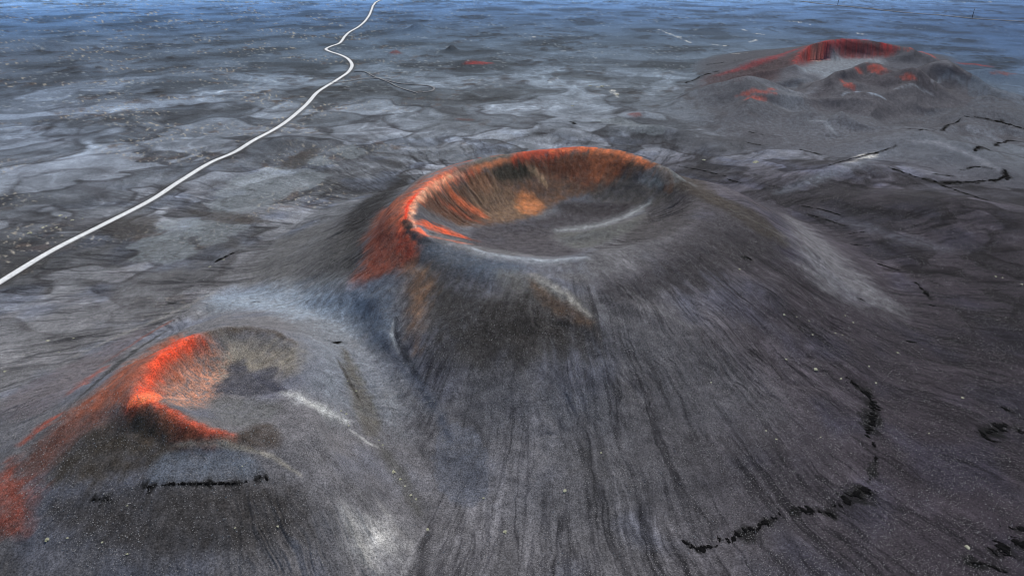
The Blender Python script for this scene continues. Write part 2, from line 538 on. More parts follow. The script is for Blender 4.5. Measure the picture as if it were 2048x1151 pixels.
# smaller drifts and hummocks
m1 = fbm((GX + .5 * (wx - GX)) / 22, (GY + .5 * (wy - GY)) / 30, 3, 128)
COL = COL * (1 + (.30 * m1 * pl * (1 - .75 * ss(500, 1000, DIST)))[:, None])
fl = np.clip(1 - np.abs(fbm(wx / 26, wy / 30, 2, 129)) * 7, 0, 1) ** 2 * pl * ss(.05, .3, fbm(GX / 60, GY / 60, 2, 130)) * ss(300, 420, DIST) * (1 - .6 * ss(600, 1000, DIST))
COL = mix(COL, COL * 1.35 + 8, .6 * fl)
n4 = fbm(GX / 6, GY / 8, 3, 131)
COL = COL * (1 + (.15 * n4 * fd)[:, None])
# rough lava with lichen on the left: brown and pale freckles
w = ss(.0, .22, fbm(wx / 95, wy / 80, 3, 135)) * pl
f = ss(.24, .36, fbm(GX / (.6 + DIST / 330), GY / (.6 + DIST / 330), 3, 139)) * w * ss(-.02, -.3, sx)
COL = mix(COL, c3(165, 158, 146), .7 * f)
f = ss(.15, .4, fbm(GX / 14, GY / 16, 3, 143)) * w * ss(.1, -.2, sx)
COL = mix(COL, c3(74, 63, 60), .5 * f)
# grooves and streaks that run down and away from the cones
near = 1 - ss(200, 330, np.hypot(GX - C1.c[0], GY - C1.c[1] + 40))
FW = FU + np.minimum(1, 60 / np.maximum(FV, 30)) * 1.5 * fbm(GX / 20, GY / 20, 2, 149) + .3 * fbm(GX / 5, GY / 5, 2, 147)
s1 = fbma(FW / 3.2, FV / 26, 3, 151)
s2 = fbma(FW / 1.2, FV / 14, 2, 157)
s3 = fbma(FW / 9, FV / 60, 3, 161)
env = near * ss(30, 62, FV) * (.5 + 1.0 * ss(-.25, .35, fbm(GX / 26, GY / 26, 3, 163)))
COL = COL * (1 + (env * (.15 * s1 + .13 * s2 + .24 * s3))[:, None])
# thin dark rills
ri = np.clip(1 - np.abs(fbma(FW / 2.6 + 3, FV / 80, 3, 167, .5)) * 13, 0, 1) * ss(-.28, .15, fbma(FW / 5, FV / 30, 2, 169)) * near * ss(60, 85, FV)
COL = mix(COL, COL * c3(.46, .46, .48), .75 * ri)
ri = np.clip(1 - np.abs(fbma(FW / 1.3 + 5, FV / 50, 3, 168, .5)) * 9, 0, 1) * ss(-.3, .15, fbma(FW / 6, FV / 22, 2, 170)) * near * ss(45, 75, FV)
COL = mix(COL, COL * c3(.62, .62, .64), .7 * ri)
ri = np.clip(1 - np.abs(fbma(FW / 2.6 + 9, FV / 70, 2, 172, .5)) * 9, 0, 1) * ss(.0, .3, fbma(FW / 8, FV / 26, 2, 174)) * near * ss(55, 80, FV)
COL = mix(COL, COL * 1.22 + 8, .6 * ri)
blue = ss(.0, .35, fbm(GX / 30, GY / 30, 3, 165)) * near
COL = mix(COL, COL * c3(.97, 1.0, 1.06), blue)
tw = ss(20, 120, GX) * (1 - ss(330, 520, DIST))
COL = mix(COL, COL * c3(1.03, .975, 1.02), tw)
COL = COL * (1 - .24 * ss(60, 150, GX) * (1 - ss(330, 520, DIST)))[:, None]  # more of the painted vignette on the right
far_h = (HID >= 3) * ss(0, .25, 1 - FRAC + (HID > 4))
COL = mix(COL, c3(70, 68, 74) * 1.0, .7 * far_h.astype(np.float32))
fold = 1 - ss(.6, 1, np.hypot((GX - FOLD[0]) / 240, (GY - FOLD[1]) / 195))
COL = mix(COL, COL * c3(.50, .48, .51), ss(.02, .30, FACING) * np.maximum(fold, HID >= 3) * (1 - .75 * ((HID == 3) & (FRAC < .5))))  # painted shade on far slopes that face the viewpoint
COL = mix(COL, COL * 1.25 + 8, ss(.04, -.14, FACING) * fold * .8)  # painted light on far slopes that fall away
# steep loose scree is darker than flat ash
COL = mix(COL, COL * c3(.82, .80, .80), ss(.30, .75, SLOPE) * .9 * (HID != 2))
COL = mix(COL, COL * c3(.55, .53, .55), ss(.05, .34, FACING) * .95 * ss(330, 430, DIST))  # not scree: shade painted on distant slopes facing the viewpoint
mo = fbm(GX / 1.6, GY / 2.2, 3, 193, .65)
COL = COL * (1 + (.17 * mo * near)[:, None])
SPECK = .10 + 1.0 * near * ss(-.5, .2, fbm(GX / 9, GY / 9, 3, 195))


def smooth_poly(P, sub=4):
    """closed Catmull-Rom through the points"""
    n = len(P)
    out = []
    for i in range(n):
        p0, p1, p2, p3 = P[i - 1], P[i], P[(i + 1) % n], P[(i + 2) % n]
        for k in range(sub):
            t = k / sub
            out.append(.5 * ((2 * p1) + (-p0 + p2) * t + (2 * p0 - 5 * p1 + 4 * p2 - p3) * t * t + (-p0 + 3 * p1 - 3 * p2 + p3) * t ** 3))
    return np.array(out)


def sd_poly(P, X, Y):
    d = np.full(X.shape, 1e18)
    ins = np.zeros(X.shape, bool)
    n = len(P)
    for i in range(n):
        ax, ay = P[i]
        bx, by = P[(i + 1) % n]
        ex, ey = bx - ax, by - ay
        px, py = X - ax, Y - ay
        t = np.clip((px * ex + py * ey) / (ex * ex + ey * ey + 1e-9), 0, 1)
        d = np.minimum(d, (px - ex * t) ** 2 + (py - ey * t) ** 2)
        if ey != 0:
            c = ((ay > Y) != (by > Y)) & (X < ex * (Y - ay) / ey + ax)
            ins ^= c
    d = np.sqrt(d)
    return np.where(ins, -d, d)


PAINT = []
OUTCROPS = [
    ([(1700, 765), (1738, 788), (1748, 815), (1742, 850), (1735, 872)], 1.9, 'tall ragged black lava patch at the upper end of the arc on the right'),
    ([(1745, 884), (1754, 902)], .9, 'small black lava spot midway along the arc right of the main cone'),
    ([(1752, 915), (1746, 945), (1736, 965)], .8, 'thin broken black lava streak on the right bend of the arc'),
    ([(1732, 978), (1705, 992), (1680, 1006), (1665, 1012)], 2.3, 'thick black lava blotch at the lower right bend of the arc'),
    ([(1665, 1030), (1640, 1022), (1605, 1020), (1588, 1027)], 1.3, 'lens shaped black lava patch left of the thick blotch on the arc'),
    ([(1555, 1035), (1510, 1052), (1470, 1070), (1445, 1080)], 1.7, 'longest ragged black lava strip along the bottom of the arc'),
    ([(1430, 1090), (1395, 1098), (1365, 1080)], .8, 'speckled black lava tail at the left end of the arc'),
    ([(1965, 868), (2005, 850), (2060, 868)], 1.9, 'fingered black lava patch at the right picture edge above the plain corner'),
    ([(2005, 815), (2060, 842)], 1.1, 'streaky black lava fringe above the fingered patch at right'),
    ([(1962, 872), (1985, 882), (2003, 884)], .7, 'small black lava shreds below the fingered patch at right'),
    ([(1985, 1100), (2020, 1092), (2065, 1085)], 2.6, 'big solid black lava blotch in the lower right corner'),
    ([(1925, 1122), (1970, 1128), (2010, 1140)], 1.2, 'black lava shreds below left of the corner blotch'),
    ([(2000, 1052), (2060, 1062)], 1.0, 'thin black lava line above the corner blotch'),
    ([(1600, 411), (1640, 418), (1685, 431)], .8, 'thin black lava line along the foot of the cone on its right'),
    ([(1615, 428), (1635, 434)], 1.0, 'small black lava blob under the thin line right of the cone'),
    ([(1645, 437), (1690, 452)], .7, 'broken black lava flecks trailing right of the small blob'),
    ([(1698, 468), (1728, 463)], .6, 'short black lava dash farther down the right foot of the cone'),
    ([(1700, 488), (1742, 492)], .5, 'faint double black lava dash below the short dash'),
    ([(1755, 527), (1800, 541)], .8, 'slanted black lava fleck on the right apron of the cone'),
    ([(1832, 565), (1850, 583), (1865, 600)], .8, 'string of black lava flecks on the far right apron'),
    ([(1855, 608), (1868, 612)], .7, 'small black lava dot at the end of the string of flecks'),
    ([(1712, 595), (1726, 600)], .6, 'single black lava dot on the grey right flank'),
    ([(1812, 681), (1834, 685)], .5, 'tiny black lava dash on the plain right of the cone'),
    ([(1485, 513), (1503, 519)], .7, 'black lava dot high on the right flank of the cone'),
    ([(1786, 337), (1830, 353), (1880, 366), (1935, 364), (1990, 361), (2014, 352)], 2.2, 'long curved black lava bank under the pale topped mound at right'),
    ([(2008, 340), (2016, 358)], 2.0, 'black lava knob at the right end of the long curved bank'),
    ([(1880, 368), (1925, 385), (1975, 401)], 1.3, 'black lava trail running down right from the long curved bank'),
    ([(1922, 340), (1950, 333), (1982, 337)], 1.0, 'wavy black lava flecks on the pale topped mound'),
    ([(1868, 348), (1910, 353)], .8, 'thin black lava flecks left on the pale topped mound'),
    ([(1925, 232), (1955, 235), (2000, 243), (2060, 262)], 1.5, 'long black lava crest running to the right edge below the far humps'),
    ([(1868, 262), (1895, 250), (1922, 236)], 1.1, 'dotted black lava line left of the long crest'),
    ([(1815, 258), (1866, 262)], .7, 'thin black lava line at the foot of the far humps'),
    ([(1948, 300), (1962, 293), (1978, 300)], 1.5, 'triangular black lava patch right of the pale topped mound'),
    ([(1990, 291), (2015, 281), (2045, 283)], 1.3, 'forked black lava patch near the right edge under the long crest'),
    ([(1495, 263), (1530, 270)], .9, 'black lava line below the small far knoll'),
    ([(1495, 285), (1522, 290)], .8, 'black lava line at the foot of the far left lobes'),
    ([(1600, 299), (1640, 309)], 1.0, 'black lava shreds below the rounded far lobes'),
    ([(1350, 331), (1400, 340), (1450, 352)], .9, 'long thin black lava line behind the main cone'),
    ([(1455, 358), (1482, 366)], 1.0, 'short black lava shreds at the end of the line behind the cone'),
    ([(1372, 166), (1400, 153), (1440, 141)], 1.3, 'curved black lava line left of the far red hills'),
    ([(1400, 131), (1440, 126), (1482, 119)], 1.2, 'long flat black lava line left of the crimson crested cone'),
    ([(1655, 332), (1700, 318), (1760, 303), (1792, 292)], .8, 'narrow black lava edge along the pale gully left of the mound'),
    ([(286, 972), (298, 974), (310, 972)], .9, 'left black lava knob of the crack on the small cone terrace'),
    ([(315, 971), (345, 968), (400, 967), (460, 967), (505, 962)], .5, 'thin black lava crack along the terrace of the small cone'),
    ([(508, 960), (522, 954), (535, 958)], .9, 'right black lava knob of the crack on the small cone terrace'),
    ([(183, 998), (205, 998), (224, 1001)], .9, 'single black lava blot on the left flank of the small cone'),
    ([(425, 527), (447, 515), (470, 504)], .8, 'mossy black lava strip on the left foot of the main cone'),
    ([(335, 606), (352, 605)], .5, 'tiny black lava fleck on the plain behind the small cone'),
    ([(668, 685), (682, 684)], .5, 'small black lava fleck between the two near craters'),
    ([(505, 604), (520, 602)], .5, 'small black lava fleck on the pale blue ash behind the small cone'),
    ([(1140, 243), (1153, 249)], 1.3, 'lone black lava fleck on the plain behind the main crater')]


def area(pts, c, soft=3., s=1., rough=2., streak=0., grain=0.):
    PAINT.append(('a', pts, c, soft, s, rough, streak, grain, 0))


def band(pts, hw, c, soft=1., s=1., rough=.8, streak=0., grain=0.):
    PAINT.append(('b', pts, c, soft, s, rough, streak, grain, hw))


# -- darker graded edges of the road
t = (1 - ss(3.0, 6.5, RD + 1.2 * fbm(GX / 6, GY / 6, 2, 187))) * .45
COL = mix(COL, c3(66, 66, 68), t)
# -- the main crater, outside
area([(690, 440), (750, 388), (815, 352), (790, 392), (745, 440), (730, 500), (690, 550), (640, 530)], (34, 33, 34), 6, .9, 4, 4)  # left flank turned from the sun, shade painted in
area([(850, 352), (800, 392), (765, 417), (740, 460), (728, 520), (700, 560), (722, 575), (770, 545), (820, 530), (836, 482), (812, 450), (815, 415), (835, 375)], (120, 67, 54), 4, .88, 5, 3)
area([(770, 420), (810, 395), (845, 360), (815, 415), (810, 450), (790, 460)], (166, 96, 74), 3, .7, 4, 4)
area([(797, 452), (825, 470), (833, 500), (815, 517), (793, 490)], (142, 60, 47), 2.5, .75, 3, 2)
area([(735, 528), (770, 508), (790, 522), (750, 556), (700, 575)], (118, 64, 52), 3, .7, 5, 5)
area([(750, 460), (775, 470), (780, 505), (755, 520), (742, 490)], (112, 60, 50), 3, .6, 4, 3)
area([(840, 480), (880, 487), (960, 512), (1050, 532), (1000, 562), (920, 547), (860, 522)], (70, 80, 95), 3, .8, 2)
area([(1000, 540), (1062, 548), (1180, 632), (1100, 602), (1000, 572)], (106, 106, 106), 3, .8, 2)
area([(850, 545), (930, 572), (1040, 588), (1110, 610), (1185, 648), (1170, 700), (1080, 740), (960, 745), (880, 720), (835, 640)], (54, 52, 51), 10, .8, 4, 10)  # backlit front face, its shade painted dark
area([(960, 600), (1080, 620), (1170, 650), (1150, 690), (1060, 700), (960, 670)], (42, 40, 40), 8, .65, 4, 8)  # deeper core of that painted shade
area([(815, 530), (850, 542), (862, 590), (845, 640), (832, 700), (815, 650), (820, 590)], (122, 94, 76), 3.5, .8, 3, 4)
area([(1060, 560), (1110, 590), (1180, 636), (1165, 650), (1090, 612)], (92, 74, 62), 2, .7, 2)
area([(1190, 560), (1300, 535), (1340, 500), (1420, 440), (1450, 420), (1500, 450), (1440, 500), (1340, 545), (1230, 590)], (72, 71, 78), 4, .75, 2)
area([(1330, 545), (1400, 508), (1470, 482), (1530, 470), (1560, 492), (1500, 522), (1430, 548), (1350, 585)], (44, 42, 46), 4, .8, 4, 9)
area([(1330, 347), (1450, 396), (1555, 465), (1570, 500), (1450, 545), (1330, 582), (1240, 585), (1310, 520), (1385, 450), (1400, 405)], (58, 56, 60), 4, .65, 4, 5)  # shading of the right shoulder and upper flank painted in
area([(1290, 332), (1345, 352), (1405, 402), (1365, 458), (1290, 482), (1245, 472), (1300, 412), (1320, 370)], (60, 58, 60), 3, .7, 2, 2)  # shade painted on the right inner slope to deepen the bowl
area([(1190, 580), (1260, 570), (1350, 560), (1330, 590), (1240, 620)], (56, 55, 60), 3, .7, 3, 6)
area([(1345, 345), (1460, 400), (1550, 455), (1575, 490), (1500, 455), (1420, 405), (1370, 377)], (56, 52, 49), 3, .8, 3)
area([(1570, 430), (1640, 470), (1720, 545), (1800, 615), (1700, 605), (1600, 520)], (122, 124, 131), 8, .7, 6, 8)  # bright ring on the apron, a contrast glow painted in
area([(1230, 640), (1330, 640), (1480, 720), (1560, 830), (1400, 850), (1280, 760)], (92, 93, 100), 10, .5, 6, 8)
area([(900, 760), (1150, 760), (1250, 840), (1150, 870), (950, 860)], (88, 90, 98), 8, .6, 6, 6)
area([(640, 640), (700, 600), (780, 620), (800, 700), (830, 790), (800, 860), (740, 840), (690, 760)], (112, 118, 128), 8, .75, 6)  # valley side lightened in its colour to offset the shade
area([(700, 570), (770, 562), (787, 612), (790, 665), (760, 690), (700, 645)], (84, 95, 112), 4, .8, 3, 2)
area([(560, 480), (640, 450), (700, 470), (700, 540), (640, 580), (540, 570), (490, 560)], (92, 92, 94), 6, .7, 4, 5)
area([(880, 860), (925, 850), (965, 880), (978, 960), (962, 1006), (905, 1004), (868, 950)], (94, 98, 110), .8, .75, 2, 1)
band([(1062, 548), (1105, 572), (1130, 588), (1180, 632)], 1.8, (128, 127, 126), 1.6, .7, 1.5)  # lit ridge crest, its light painted in
band([(1062, 548), (1105, 572), (1130, 588), (1180, 632)], .5, (168, 166, 161), 1.2, .65, 1.6)  # brighter core of the painted ridge light
band([(930, 492), (965, 505), (1000, 512), (1045, 518), (1090, 522), (1130, 518), (1172, 515)], 3.2, (122, 128, 138), 2, .85, 1)  # lit roll-over of the near lip painted pale
band([(930, 490), (965, 503), (1000, 510), (1045, 516), (1090, 521), (1130, 517), (1172, 514)], .4, (160, 170, 182), 2.6, .75, 1.6)  # painted highlight along the lip
band([(1240, 575), (1290, 600), (1330, 630), (1390, 660)], .5, (112, 113, 117), .8, .5, 1.0)
band([(1345, 380), (1350, 373), (1400, 386), (1480, 427), (1560, 470)], .5, (110, 110, 106), .8, .4, 1.2)
# -- its rim and inner walls
area([(845, 402), (870, 372), (960, 336), (1050, 313), (1180, 299), (1290, 323), (1335, 348), (1270, 348), (1230, 352), (1200, 382), (1150, 392), (1100, 415), (1040, 440), (960, 452), (900, 442)], (96, 74, 62), 3, .95, 3, 2)
area([(1225, 350), (1335, 350), (1345, 385), (1310, 412), (1240, 412), (1180, 396)], (74, 72, 71), 4, .8, 2, 2)
area([(1030, 316), (1180, 299), (1260, 308), (1235, 348), (1180, 372), (1120, 352), (1060, 342)], (98, 60, 46), 4, .85, 4, 5)
area([(1180, 301), (1240, 311), (1225, 345), (1190, 360)], (150, 90, 62), 3, .65, 3, 4)
area([(985, 342), (1010, 326), (1058, 332), (1070, 350), (1030, 364), (1000, 362)], (52, 53, 48), 2, .85, 2)
area([(840, 400), (862, 386), (900, 396), (945, 420), (962, 442), (920, 442), (870, 427)], (88, 62, 52), 2, .8, 2, 3)
area([(960, 352), (1000, 370), (1040, 400), (1045, 436), (985, 442), (945, 402)], (118, 98, 82), 3, .8, 2, 5)
area([(925, 345), (960, 340), (985, 365), (975, 385), (945, 375)], (128, 92, 72), 2, .7, 2, 4)
area([(1040, 388), (1056, 383), (1085, 408), (1082, 422), (1060, 429), (1033, 416)], (190, 122, 80), 2.2, .9, 2)
band([(1055, 328), (1078, 350), (1095, 372)], 1.5, (158, 134, 110), 1.2, .8, 1, 2)
band([(890, 358), (905, 390), (938, 414), (972, 434)], 2.0, (196, 100, 68), 1.5, .85, 1, 2)
band([(865, 380), (885, 405), (930, 432), (965, 448)], 1.0, (170, 84, 60), 1.5, .7, 1, 2)
band([(832, 448), (868, 456), (915, 470), (955, 482)], 2.6, (218, 94, 64), 1.6, .9, 1, 3)
band([(850, 470), (900, 482), (960, 492)], 1.2, (190, 100, 78), 1.2, .6, 1, 2)
area([(950, 457), (1040, 442), (1110, 427), (1160, 407), (1262, 411), (1252, 432), (1200, 447), (1115, 458), (1112, 482), (1165, 504), (1100, 514), (1000, 500), (940, 487)], (64, 62, 68), 3, .9, 1)
area([(1110, 414), (1150, 402), (1262, 406), (1240, 430), (1150, 427)], (50, 48, 52), 3, .8, 1)
area([(1118, 465), (1240, 446), (1290, 425), (1270, 457), (1190, 492), (1140, 492)], (86, 88, 88), 2.5, .8, 1)
band([(1115, 461), (1160, 456), (1205, 449), (1250, 434), (1297, 407)], 4.0, (116, 121, 127), 3.5, .8, 1.5)  # lit upper side of the spur painted pale
band([(1115, 461), (1160, 456), (1205, 449), (1250, 434), (1297, 407)], .3, (160, 168, 176), 2.6, .75, 1.4)  # painted highlight on the spur crest
band([(838, 480), (818, 456), (810, 436), (816, 411), (832, 389), (856, 369), (890, 351), (925, 341), (955, 333)], 2.2, (222, 104, 74), 2.0, .9, 2.2, 2)
band([(832, 456), (822, 432), (832, 402), (858, 376), (895, 356), (925, 346)], 1.0, (250, 186, 152), 1.4, .8, 1.8)
band([(811, 440), (814, 413), (834, 386)], .6, (238, 60, 40), .5, .9, .5)
band([(835, 478), (845, 470), (838, 455)], 1.5, (250, 110, 80), 1, .9, .7)
band([(855, 352), (905, 330), (960, 316), (1005, 309)], 1.2, (178, 78, 56), 1.2, .8, 1)
band([(905, 346), (960, 324), (1010, 311), (1055, 304)], 1.5, (104, 99, 94), 1, .85, 1)
band([(940, 338), (975, 330), (1005, 321), (1032, 314)], 1.0, (200, 120, 84), .8, .85, .6)
band([(1030, 313), (1060, 306), (1100, 300), (1150, 296), (1185, 295)], 3.4, (192, 76, 54), 2.5, .85, 3, 3)
band([(1105, 302), (1180, 297), (1230, 303), (1290, 322), (1322, 336)], 2.0, (210, 118, 78), 1.6, .8, 2.5, 3)
area([(1312, 328), (1350, 345), (1420, 375), (1480, 415), (1430, 410), (1370, 385), (1340, 375)], (62, 57, 54), 2.5, .85, 2)
band([(1318, 335), (1334, 352), (1342, 382)], 1.8, (98, 66, 48), 1.2, .85, .8)
area([(804, 443), (820, 441), (826, 455), (812, 461)], (50, 48, 48), .6, .9, .6)
area([(812, 463), (845, 469), (868, 486), (835, 484)], (52, 56, 64), .8, .9, 1)
# -- the saddle and the gullies between the craters
area([(415, 592), (520, 572), (640, 568), (705, 590), (690, 665), (640, 642), (590, 640), (530, 622), (440, 622)], (140, 155, 174), 7, .8, 5, 2)
area([(610, 640), (690, 650), (720, 740), (690, 830), (640, 800), (610, 740)], (116, 123, 134), 8, .75, 4)  # painted lighter against the shade of the valley
area([(685, 700), (705, 720), (745, 800), (760, 850), (735, 870), (700, 790)], (82, 79, 74), 1.5, .7, 1.5)
band([(793, 636), (790, 665), (805, 702), (830, 746), (850, 772)], .9, (44, 46, 52), .8, .85, .6)
band([(787, 640), (783, 670), (797, 706)], .5, (140, 146, 152), .4, .8, .4)
band([(675, 718), (690, 745), (720, 800)], .5, (50, 48, 46), .5, .8, .4)
band([(700, 860), (735, 885), (765, 900)], .5, (150, 152, 155), .5, .8, .4)
band([(770, 690), (830, 760), (880, 830), (900, 880)], 1.6, (60, 66, 80), 1.5, .7, 1)
band([(760, 890), (800, 950), (840, 1030)], 2.0, (76, 76, 76), 1.5, .7, 1)
area([(705, 1030), (760, 1035), (800, 1060), (800, 1110), (740, 1130), (705, 1090)], (150, 151, 154), 7, .75, 3, 4)  # soft glow painted onto the ground
area([(735, 1050), (765, 1050), (785, 1080), (775, 1105), (745, 1100)], (196, 196, 198), 5, .7, 3, 3)  # brighter middle of the painted glow
band([(700, 1040), (720, 1085), (735, 1130)], 1.2, (150, 150, 150), 2, .5, 1, 2)
# -- the small crater
area([(440, 700), (475, 680), (560, 682), (606, 702), (590, 745), (520, 742), (440, 762), (430, 730)], (132, 127, 118), 3.5, .85, 2.5)  # back wall painted lighter because the sun misses it
area([(330, 735), (395, 684), (440, 694), (445, 745), (425, 800), (360, 812), (312, 802), (312, 768)], (182, 130, 110), 3.0, .9, 3, 0, .75)
area([(430, 795), (540, 800), (560, 820), (500, 850), (450, 845), (420, 820)], (92, 94, 97), 2, .8, 1)
area([(425, 773), (452, 757), (455, 737), (487, 722), (500, 745), (530, 735), (557, 737), (550, 760), (577, 785), (545, 786), (500, 791), (450, 786)], (66, 68, 78), .9, .9, 1.5)
band([(500, 745), (540, 770), (580, 787)], .8, (62, 64, 76), .8, .8, .5)
band([(410, 668), (440, 660), (490, 656), (550, 663), (592, 688)], .9, (74, 66, 60), 1.2, .8, .8)
area([(355, 670), (290, 705), (230, 745), (180, 790), (110, 855), (170, 852), (225, 832), (258, 816), (266, 790), (290, 730), (345, 690)], (142, 80, 62), 4.5, .88, 5, 3)
area([(60, 905), (120, 850), (190, 838), (130, 905), (75, 965), (50, 960)], (92, 58, 50), 3, .75, 3, 3)
area([(283, 808), (330, 832), (380, 872), (420, 892), (300, 935), (180, 965), (95, 955), (165, 872), (240, 832)], (58, 53, 48), 2.5, .85, 2, 2)
area([(320, 810), (380, 850), (430, 878), (470, 875), (440, 895), (370, 890), (330, 850)], (118, 72, 56), 1.5, .75, 1.5, 1)
area([(283, 806), (325, 828), (345, 872), (300, 885), (255, 850)], (92, 78, 66), 2, .8, 2)  # steep face painted lighter to offset its shade
band([(292, 797), (330, 816), (370, 841), (415, 863), (466, 868)], 1.0, (222, 74, 52), 1.0, .92, 1.2)
band([(395, 672), (345, 695), (303, 735), (285, 775), (272, 800)], 3.2, (160, 84, 64), 3.5, .75, 3)
band([(292, 800), (330, 822), (370, 848), (420, 872), (460, 874)], 2.2, (128, 74, 58), 2.5, .7, 2)
area([(398, 668), (350, 680), (304, 716), (282, 757), (262, 797), (254, 817), (288, 806), (304, 792), (318, 745), (348, 708), (400, 676)], (216, 84, 60), 1.8, .92, 2.6)
band([(300, 755), (318, 722), (350, 697), (385, 680)], .9, (236, 74, 46), 1.2, .75, 1.4)
area([(262, 797), (285, 785), (320, 788), (320, 800), (290, 806), (256, 816)], (250, 116, 80), .6, .9, .8)
band([(215, 731), (172, 760), (140, 786)], 1.2, (176, 66, 50), 1.8, .8, 1.5, 1.5)
band([(120, 828), (85, 851), (48, 884)], 1.2, (158, 66, 50), 1.8, .8, 1.5, 1.5)
band([(345, 640), (290, 671), (200, 731)], .7, (130, 70, 62), 1.2, .7, 1, 1)
area([(28, 930), (40, 975), (68, 978), (72, 1010), (50, 1052), (10, 1062), (-25, 1055), (0, 960)], (130, 64, 52), 3, .8, 4, 3)
band([(335, 660), (270, 701), (215, 746), (150, 801)], 1.3, (50, 50, 52), .9, .85, .8)
band([(430, 583), (330, 633), (250, 666), (150, 711)], .8, (140, 139, 137), 1.2, .6, 1.5)
area([(300, 652), (150, 722), (10, 795), (30, 835), (150, 782), (250, 702)], (96, 90, 96), 3, .7, 2, 2)
area([(310, 922), (350, 902), (430, 893), (500, 911), (518, 955), (400, 965), (298, 966)], (92, 99, 112), 1.2, .9, 1)
band([(345, 889), (400, 885), (450, 885), (500, 898), (545, 912), (600, 950)], .6, (142, 138, 130), .6, .8, .5)
area([(285, 976), (540, 966), (610, 1000), (580, 1090), (300, 1110), (120, 1060), (120, 1000)], (56, 54, 55), 3, .85, 2, 2)  # front face under the terrace, shade painted in
area([(470, 868), (530, 846), (560, 870), (545, 896), (490, 890)], (58, 52, 49), 1.5, .85, 1)
band([(566, 783), (600, 796), (650, 822), (692, 843)], 1.7, (180, 183, 186), 1.8, .9, 1.6)
# -- ash lobes on the plain behind the craters
for pts in ([(420, 405), (470, 355), (560, 335), (650, 345), (640, 365), (570, 395), (500, 420), (430, 432)], [(610, 322), (640, 312), (672, 322), (650, 333), (620, 331)],
            [(662, 300), (700, 290), (735, 302), (700, 315)], [(310, 452), (350, 436), (400, 447), (385, 475), (330, 475)], [(385, 440), (470, 445), (480, 460), (430, 492), (390, 480)],
            [(270, 485), (360, 470), (390, 495), (340, 530), (270, 520)], [(1265, 335), (1300, 345), (1380, 365), (1350, 372), (1280, 355)], [(1190, 240), (1260, 240), (1330, 262), (1280, 262)]):
    area(pts, (120, 129, 137), 2, .6, 9, 0)
for pts in ([(215, 440), (300, 432), (310, 455), (260, 480), (215, 470)], [(380, 420), (470, 425), (540, 445), (480, 445), (410, 440)], [(560, 330), (610, 300), (640, 300), (600, 335)]):
    area(pts, (62, 60, 60), 3, .75, 6, 0)
band([(0, 620), (60, 605), (130, 580), (200, 545), (260, 520)], 1.2, (128, 132, 138), 2.5, .55, 3)
# -- the far craters
band([(1560, 385), (1620, 362), (1690, 335), (1790, 302)], 4, (122, 131, 144), 6, .6, 5)  # painted highlight along the gully edge
band([(1640, 425), (1720, 450), (1800, 475), (1900, 500)], 5, (98, 104, 120), 8, .45, 6)
area([(1640, 375), (1700, 368), (1720, 385), (1660, 395)], (44, 43, 47), 6, .6, 6, 6)
area([(1780, 375), (1850, 385), (1900, 410), (1830, 405)], (44, 43, 47), 6, .6, 6, 6)
area([(1370, 175), (1480, 140), (1600, 165), (1680, 150), (1900, 145), (2000, 185), (2060, 200), (2060, 290), (1700, 300), (1480, 290), (1400, 235)], (72, 72, 79), 25, .75, 15)
area([(1500, 132), (1600, 104), (1592, 128), (1545, 142), (1480, 150)], (60, 58, 62), 6, .8, 4)
area([(1640, 95), (1690, 84), (1760, 92), (1790, 105), (1760, 116), (1680, 114), (1640, 110)], (132, 56, 56), 6, .9, 6, 0, .4)
area([(1600, 140), (1640, 120), (1700, 116), (1770, 122), (1700, 138), (1640, 150)], (126, 136, 148), 8, .75, 5)
area([(1618, 116), (1630, 102), (1645, 104), (1638, 124)], (168, 158, 148), 2, .8, 3, 0, .8)
area([(1400, 158), (1490, 135), (1580, 108), (1610, 98), (1600, 122), (1560, 145), (1480, 160)], (70, 58, 62), 8, .8, 8)
band([(1440, 150), (1500, 130), (1560, 110), (1610, 93), (1650, 82)], 6, (128, 52, 58), 6, .8, 6)
band([(1650, 83), (1690, 78), (1730, 80), (1765, 87), (1790, 96)], 4, (196, 46, 52), 5, .88, 5, 0, .25)
band([(1592, 128), (1600, 112), (1620, 98), (1650, 87)], 3.5, (176, 54, 52), 8, .85, 6, 0, .3)
band([(1800, 97), (1840, 104), (1872, 118)], 4, (168, 72, 66), 3, .85, 3, 0, .8)
area([(1620, 185), (1690, 142), (1737, 124), (1770, 138), (1870, 158), (1860, 185), (1790, 172), (1760, 175), (1700, 160), (1650, 190)], (62, 60, 67), 6, .75, 4)  # shade of the backlit crater slopes painted dark
for p in ([(1862, 165), (1897, 152), (1950, 170)], [(1790, 178), (1822, 170), (1866, 190)], [(1612, 240), (1650, 242), (1672, 270)]):
    band(p, 1.5, (130, 138, 150), 2, .75, 2)  # lit crest lines of the humps painted pale
for p in ([(1900, 155), (1960, 165), (2020, 185), (1990, 190)], [(1560, 185), (1620, 180), (1600, 215), (1570, 220)], [(1440, 165), (1560, 170), (1640, 178), (1560, 182)]):
    area(p, (118, 126, 138), 8, .45, 8)
for p, hw in (([(1684, 160), (1695, 168), (1708, 180)], 3), ([(1735, 126), (1755, 133), (1775, 142)], 2.5), ([(1738, 133), (1750, 141), (1764, 148)], 3), ([(1712, 140), (1722, 142)], 3), ([(1800, 152), (1830, 156)], 3),
              ([(1475, 192), (1495, 185), (1520, 183), (1548, 186)], 2.5), ([(1490, 200), (1510, 197), (1530, 197)], 3.5), ([(1535, 180), (1550, 178)], 2)):
    band(p, hw, (166, 74, 66), 2.5, .8, 4, 0, .3)
band([(1685, 190), (1715, 184), (1745, 188), (1770, 198)], 1.5, (150, 166, 186), 1.5, .85, 1)
